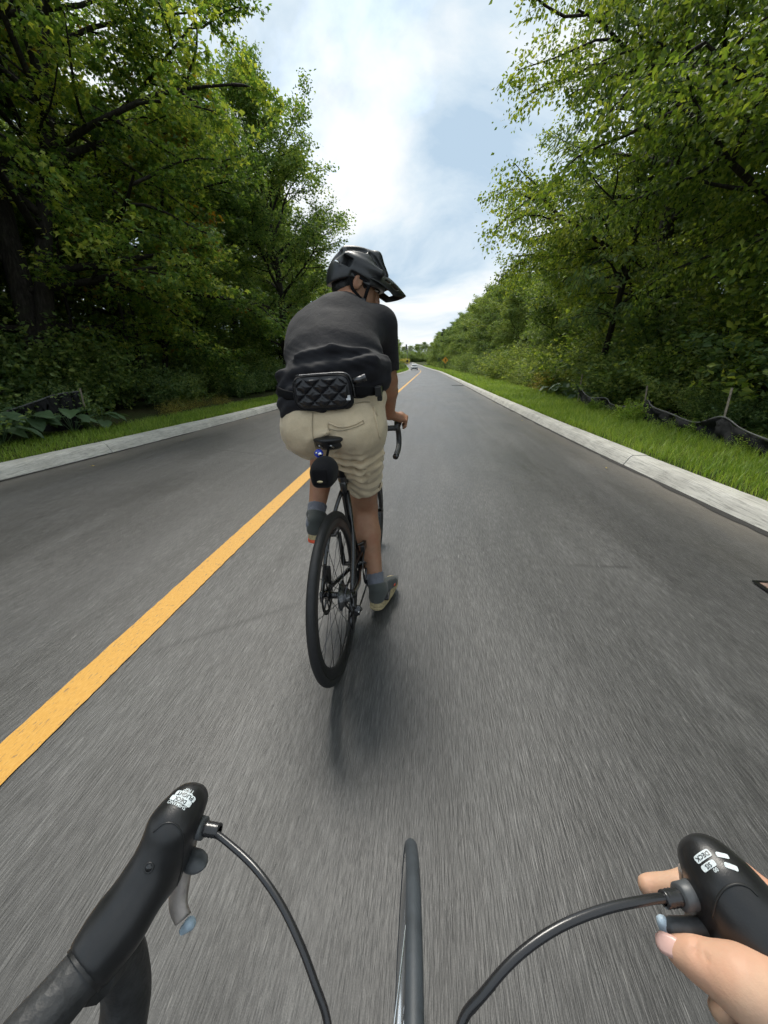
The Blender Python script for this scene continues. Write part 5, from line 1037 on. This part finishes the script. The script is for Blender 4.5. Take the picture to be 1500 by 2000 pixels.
# front wheel
def tilt(mb): return mb
Rw = .343; cw = (.003, .094, Rw); fw = empty('wheel'); fw.parent = own
ph = np.linspace(-2.5, 2.5, 15); OB(MB().lathe([(.0092 * math.sin(p_), Rw - .0092 + .0092 * math.cos(p_)) for p_ in ph][::-1] + [(-.005, Rw - .019), (.005, Rw - .019)], cw, (1, .02, -.025), 128, True), 'tyre', 'dtyre', fw)
OB(MB().lathe([(-.0064, Rw - .0155), (-.0076, Rw - .017), (-.0074, Rw - .031), (-.004, Rw - .038), (.004, Rw - .038), (.0074, Rw - .031), (.0076, Rw - .017), (.0064, Rw - .0155)], cw, (1, .02, -.025), 128), 'rim', 'bright', fw)
sp = MB()
for i in range(20): a = i * math.pi / 10; s = 1 if i % 2 else -1; sp.tube([(cw[0] + s * .03, cw[1] + .02 * math.cos(a + .4), Rw + .02 * math.sin(a + .4)), (cw[0], cw[1] + (Rw - .05) * math.cos(a), Rw + (Rw - .05) * math.sin(a))], .001, 5)
OB(sp, 'spokes', 'bright', fw); OB(MB().lathe([(-.05, 0), (-.05, .010), (-.034, .011), (-.033, .022), (-.028, .022), (-.026, .011), (.026, .011), (.028, .022), (.033, .022), (.034, .011), (.05, .010), (.05, 0)], cw, (1, 0, 0), 20), 'hub', 'dsteel', fw)
fk = MB()
for s in (-1, 1): fk.tube(spline([(0, -.045, .70), (s * .03, -.035, .66), (s * .05, .0, .50), (s * .052, .045, .345)], 14), np.linspace(.018, .009, 13), 10)
OB(fk, 'fork', 'gloss'); OB(MB().tube([(0, -.045, .70), (0, -.095, .87)], .02, 12), 'head_tube', 'gloss')
# white print on the hoods (it faces a reader standing in front of the bicycle)
def print_on(s, body, px, py, ang, size, name, m='print', boxed=None, lift=.00035, ext=1.0):
    """lay text, or a plain rounded plate, onto the hood around the point seen at (px, py)"""
    p, n = on_hood(s, px, py)
    if p is None: return
    view = np.array(photo_ray(px, py)); view = unit(view); right = np.array(cR); dn = np.array(-cU)
    u = math.cos(ang) * right + math.sin(ang) * dn; u = unit(u - n * (u @ n)); w = np.cross(n, u)
    if boxed:
        bw_, bh_ = boxed; xs = np.linspace(-bw_ / 2, bw_ / 2, 15); ys = np.linspace(-bh_ / 2, bh_ / 2, 7); P2 = np.array([(x, y) for y in ys for x in xs]); i = np.arange(6)[:, None] * 15; j = np.arange(14)[None]; F2 = [tuple(int(k) for k in f) for f in np.stack([i + j, i + j + 1, i + 16 + j, i + 15 + j], -1).reshape(-1, 4)]
        cr_ = min(bw_, bh_) * .3; ex = np.maximum(np.abs(P2[:, 0]) - (bw_ / 2 - cr_), 0); ey = np.maximum(np.abs(P2[:, 1]) - (bh_ / 2 - cr_), 0); rr_ = np.sqrt(ex ** 2 + ey ** 2); k_ = np.where(rr_ > cr_, cr_ / np.maximum(rr_, 1e-9), 1)
        P2 = np.stack([np.sign(P2[:, 0]) * (np.minimum(np.abs(P2[:, 0]), bw_ / 2 - cr_) + ex * k_), np.sign(P2[:, 1]) * (np.minimum(np.abs(P2[:, 1]), bh_ / 2 - cr_) + ey * k_)], 1)
    else:
        cu = bpy.data.curves.new('print', 'FONT'); cu.body = body; cu.size = size; cu.align_x = 'CENTER'; cu.align_y = 'CENTER'; cu.resolution_u = 2; cu.offset = size * .012
        to = bpy.data.objects.new('print', cu); me = to.to_mesh(); P2 = np.array([(v_.co.x * ext, v_.co.y) for v_ in me.vertices]); F2 = [tuple(f.vertices) for f in me.polygons]; to.to_mesh_clear(); bpy.data.objects.remove(to)
    out = []
    for (x, y) in P2:
        q = p + u * x + w * y; h = BV[s].ray_cast(Vector(q + n * .012), Vector(-n)); out.append(np.array(h[0]) + np.array(h[1]) * lift if h[0] is not None else q + n * lift)
    me = bpy.data.meshes.new(name); me.from_pydata([tuple(q - O0) for q in out], [], F2); link(name, me, M[m], left_hood if s < 0 else right_hood)
aL = math.radians(35 + 180); aR = math.radians(-20 + 180)
print_on(-1, 'TRIP', 369, 1545, aL, .0040, 'lettering'); print_on(-1, '', 362, 1553, aL, 0, 'print_plate', boxed=(.0150, .0036)); print_on(-1, 'FLIGHT', 362, 1553, aL, .0037, 'lettering', 'hood', lift=.0006)
print_on(-1, '', 353, 1562, aL, 0, 'print_plate', boxed=(.0160, .0036)); print_on(-1, 'DECK', 353, 1562, aL, .0034, 'lettering', 'hood', lift=.0006); print_on(-1, 'SHIMANO', 345, 1570, aL, .0032, 'lettering')
print_on(1, '', 1372, 1672, aR, 0, 'print_plate', boxed=(.0105, .0042)); print_on(1, 'DECK', 1372, 1672, aR, .0034, 'lettering', 'hood', lift=.0006)
print_on(1, '', 1384, 1691, aR, 0, 'print_plate', boxed=(.0090, .0034)); print_on(1, 'SIS', 1384, 1691, aR, .0032, 'lettering', 'hood', lift=.0006); print_on(1, '00', 1398, 1699, aR, .0028, 'lettering')
print_on(1, '', 1411, 1671, math.radians(50 + 180), 0, 'print_plate', boxed=(.0065, .0030)); print_on(1, '', 1428, 1693, math.radians(50 + 180), 0, 'print_plate', boxed=(.0065, .0030))

# ------------------------------------------------------------------ the following rider's right hand on the hood
HB = vec((.25, .06, .86)); v = Vox((.13, .02, .80), (.36, .24, .96), .0022)
T0 = at_z(1322, 1858, .888); T1 = at_z(1372, 1880, .893); T2 = at_z(1455, 1925, .900)
v.chain([T0 + (.001, 0, 0), T1, T2, (.228, .108, .900)], [.0076, .0098, .0135, .0185], .008).cap(T2, (.232, .132, .905), .0125, .012, .012).cap((.228, .108, .900), (.236, .120, .902), .018, .016, .012)
wr = vec((.262, .02, .880)); v.cap((.230, .105, .898), wr, .022, .026, .015)
kn = [vec((.2440, .158, .896)), vec((.2470, .148, .884)), vec((.2480, .128, .874)), vec((.2470, .110, .866))]
for q in kn: v.cap(q, wr + (0, .02, -.006), .0135, .022, .014)
v.cap((.225, .12, .896), kn[0], .018, .012, .012).cap((.222, .125, .893), kn[1], .017, .012, .012)
# index finger reaches over the lever in front; the others close round the grip below
v.chain([kn[0], vec((.2300, .186, .886)), at_z(1345, 1728, .876), at_z(1268, 1731, .874)], [.0115, .0094, .0083, .0074], .006)
v.chain([kn[1], vec((.246, .165, .862)), vec((.226, .166, .846)), vec((.200, .158, .842))], [.012, .0100, .0092, .0080], .006)
v.chain([kn[2], vec((.250, .143, .850)), vec((.230, .146, .833)), vec((.205, .140, .831))], [.012, .0100, .0092, .0080], .006)
v.chain([kn[3], vec((.248, .118, .842)), vec((.232, .120, .825)), vec((.210, .116, .822))], [.011, .0092, .0084, .0074], .006)
for a in (.0, .0035): v.cap(at_z(1336, 1712, .894) + (a, 0, 0), at_z(1336, 1744, .884) + (a, 0, 0), .0006, k=.0018, sub=True)   # finger creases
for t in (-.006, -.0025, .001, .005):   # wrinkles over the thumb joint
    c_ = T1 + unit(T1 - T0) * t; v.cap(c_ + (-.004, -.004, .0105), c_ + (.006, .004, .0105), .0007, k=.0016, sub=True)
for t in (.016, .019): c_ = T1 + unit(T2 - T1) * t; v.cap(c_ + (-.004, -.006, .0125), c_ + (.006, .006, .0125), .0006, k=.0016, sub=True)
v.warp(lambda X, Y, Z: .00018 * np.sin(X * 1500 + Y * 900) * np.sin(Y * 1700 - Z * 800))
hand = v.build('person', M['hand'], None, tuple(HB), 2); tag(hand, 'bare right hand of the second cyclist gripping the near right brake hood', 'person')
def nail(c, ax, nrm_, w, l):
    c = vec(c); ax = unit(ax); nrm_ = unit(vec(nrm_) - ax * (vec(nrm_) @ ax)); sd = np.cross(ax, nrm_); V = []
    for j in range(7):
        t = j / 6 * 2 - 1
        for i in range(7): u = i / 6 * 2 - 1; k_ = math.sqrt(max(0.02, 1 - t ** 4 * .75)); V.append(c + ax * t * l + sd * u * w * k_ + nrm_ * (.0012 * (1 - u * u)) - HB)
    i = np.arange(6)[:, None] * 7; j = np.arange(6)[None]; o = link('nail', fast_mesh('nail', np.array(V), [np.stack([i + j, i + j + 1, i + 8 + j, i + 7 + j], -1).reshape(-1, 4)], True), M['nail'], hand); m_ = o.modifiers.new('t', 'SOLIDIFY'); m_.thickness = .0006
tax = unit(T0 - T1); nail(T0 + tax * .0015 + np.array([-.0040, .0, .0045]), tax, (-.65, -.25, .7), .0052, .0066)
# ------------------------------------------------------------------ far things: car, signs, litter
def car(x, y, rz):
    c = empty('car', (x, y, float(rise(y)) + .01), (0, 0, rz)); tag(c, 'white car coming round the far bend in the left lane', 'car')
    v = Vox((-1.0, -2.4, .1), (1.0, 2.4, 1.75), .045)
    v.box((0, 0, .62), (.90, 2.2, .34), .16, k=.08).box((0, .25, 1.15), (.74, 1.15, .42), .22, k=.18)
    for sy in (-1.35, 1.4):
        for sx in (-1, 1): v.cap((sx * .7, sy, .34), (sx * 1.1, sy, .34), .38, k=.03, sub=True)
    v.build('body', M['car'], c)
    def panel(name, pts, m): link(name, fast_mesh(name, np.array(pts, float), [np.array([[0, 1, 2, 3]])]), M[m], c)
    panel('windscreen', [(-.62, -1.02, .98), (.62, -1.02, .98), (.52, -.80, 1.44), (-.52, -.80, 1.44)], 'glass')
    for sx in (-1, 1):
        panel('side_window', [(sx * .775, -.75, 1.02), (sx * .775, 1.2, 1.02), (sx * .72, 1.0, 1.42), (sx * .72, -.55, 1.42)], 'glass')
        MB().lathe([(-.02, .0), (-.02, .10), (.02, .12), (.03, 0)], (sx * .62, -2.19, .72), (0, -1, 0), 12).build('headlight', M['lamp'], c)
        MB().box((sx * .98, -.75, 1.0), (.09, .05, .06)).build('mirror', M['car'], c, bevel=.02)
        for sy in (-1.35, 1.4):
            w = MB().torus((sx * .80, sy, .33), (1, 0, 0), .24, .09, 20, 8).build('wheel', M['rubber'], c); MB().lathe([(.0, .0), (.04, .10), (0, .22)], (sx * .86, sy, .33), (sx, 0, 0), 14).build('rim', M['steel'], w)
    MB().box((0, -2.205, .52), (.55, .02, .10)).build('grille', M['signback'], c, bevel=.01); MB().box((0, -2.2, .36), (.75, .03, .05)).build('lower_intake', M['signback'], c)
    MB().box((0, -2.235, .5), (.22, .008, .055)).build('number_plate', M['plate'], c)
car(float(offs(113)) - 2.95, 113, .04)
def diamond_sign(x, y, zc, s, post_h, label, symbol=True):
    g = empty('road_sign', (x, y, float(gz(x, y)))); tag(g, label, 'sign')
    MB().tube([(0, 0, -.2), (0, 0, post_h)], .035, 8).build('post', M['galv'], g)
    R = np.array([[math.cos(math.pi / 4), 0, -math.sin(math.pi / 4)], [0, 1, 0], [math.sin(math.pi / 4), 0, math.cos(math.pi / 4)]])
    MB().box((0, -.05, zc), (s / 2, .006, s / 2), R).build('sign_plate', M['sign'], g, False)
    if symbol:
        b = MB().box((.02, -.062, zc - .02), (.07, .004, s * .26)).box((s * .14, -.0625, zc + .02), (s * .15, .004, .06)); b.build('symbol', M['signback'], g, False)
diamond_sign(3.25, 80, 2.05, .85, 2.0, 'orange diamond road sign with black symbol on a dark post by the right kerb')
bs = empty('barrier_sign', (float(offs(190)) - 2.6, 190, float(rise(190)))); tag(bs, 'small dark sign on a pale pole in front of the yellow strip at the bend', 'sign')
MB().tube([(0, 0, -.2), (0, 0, 5.2)], .06, 8).build('pole', M['galv'], bs); MB().lathe([(-.02, 0), (-.02, .5), (.02, .5), (.02, 0)], (0, -.1, 1.6), (0, 1, 0), 14).build('sign_plate', M['signback'], bs)
rl = random.Random(12); lm = fast_mesh('fallen_leaf', LOBED[0] * .05, [LOBED[1]]); lm.materials.append(M['dryleaf'])
for i, (x, y) in enumerate([(2.28, 5.0), (2.2, 9.4), (-4.15, 6.2), (-4.3, 9.1), (2.3, 14), (-4.2, 4.4)]):
    o = link('fallen_leaf', lm, None, None, (x, y, .022)); o.rotation_euler = (0.1, .1, rl.uniform(0, 6)); tag(o, 'small yellow fallen leaf lying on the asphalt near a kerb', 'leaf', 'fallen leaves on the road')
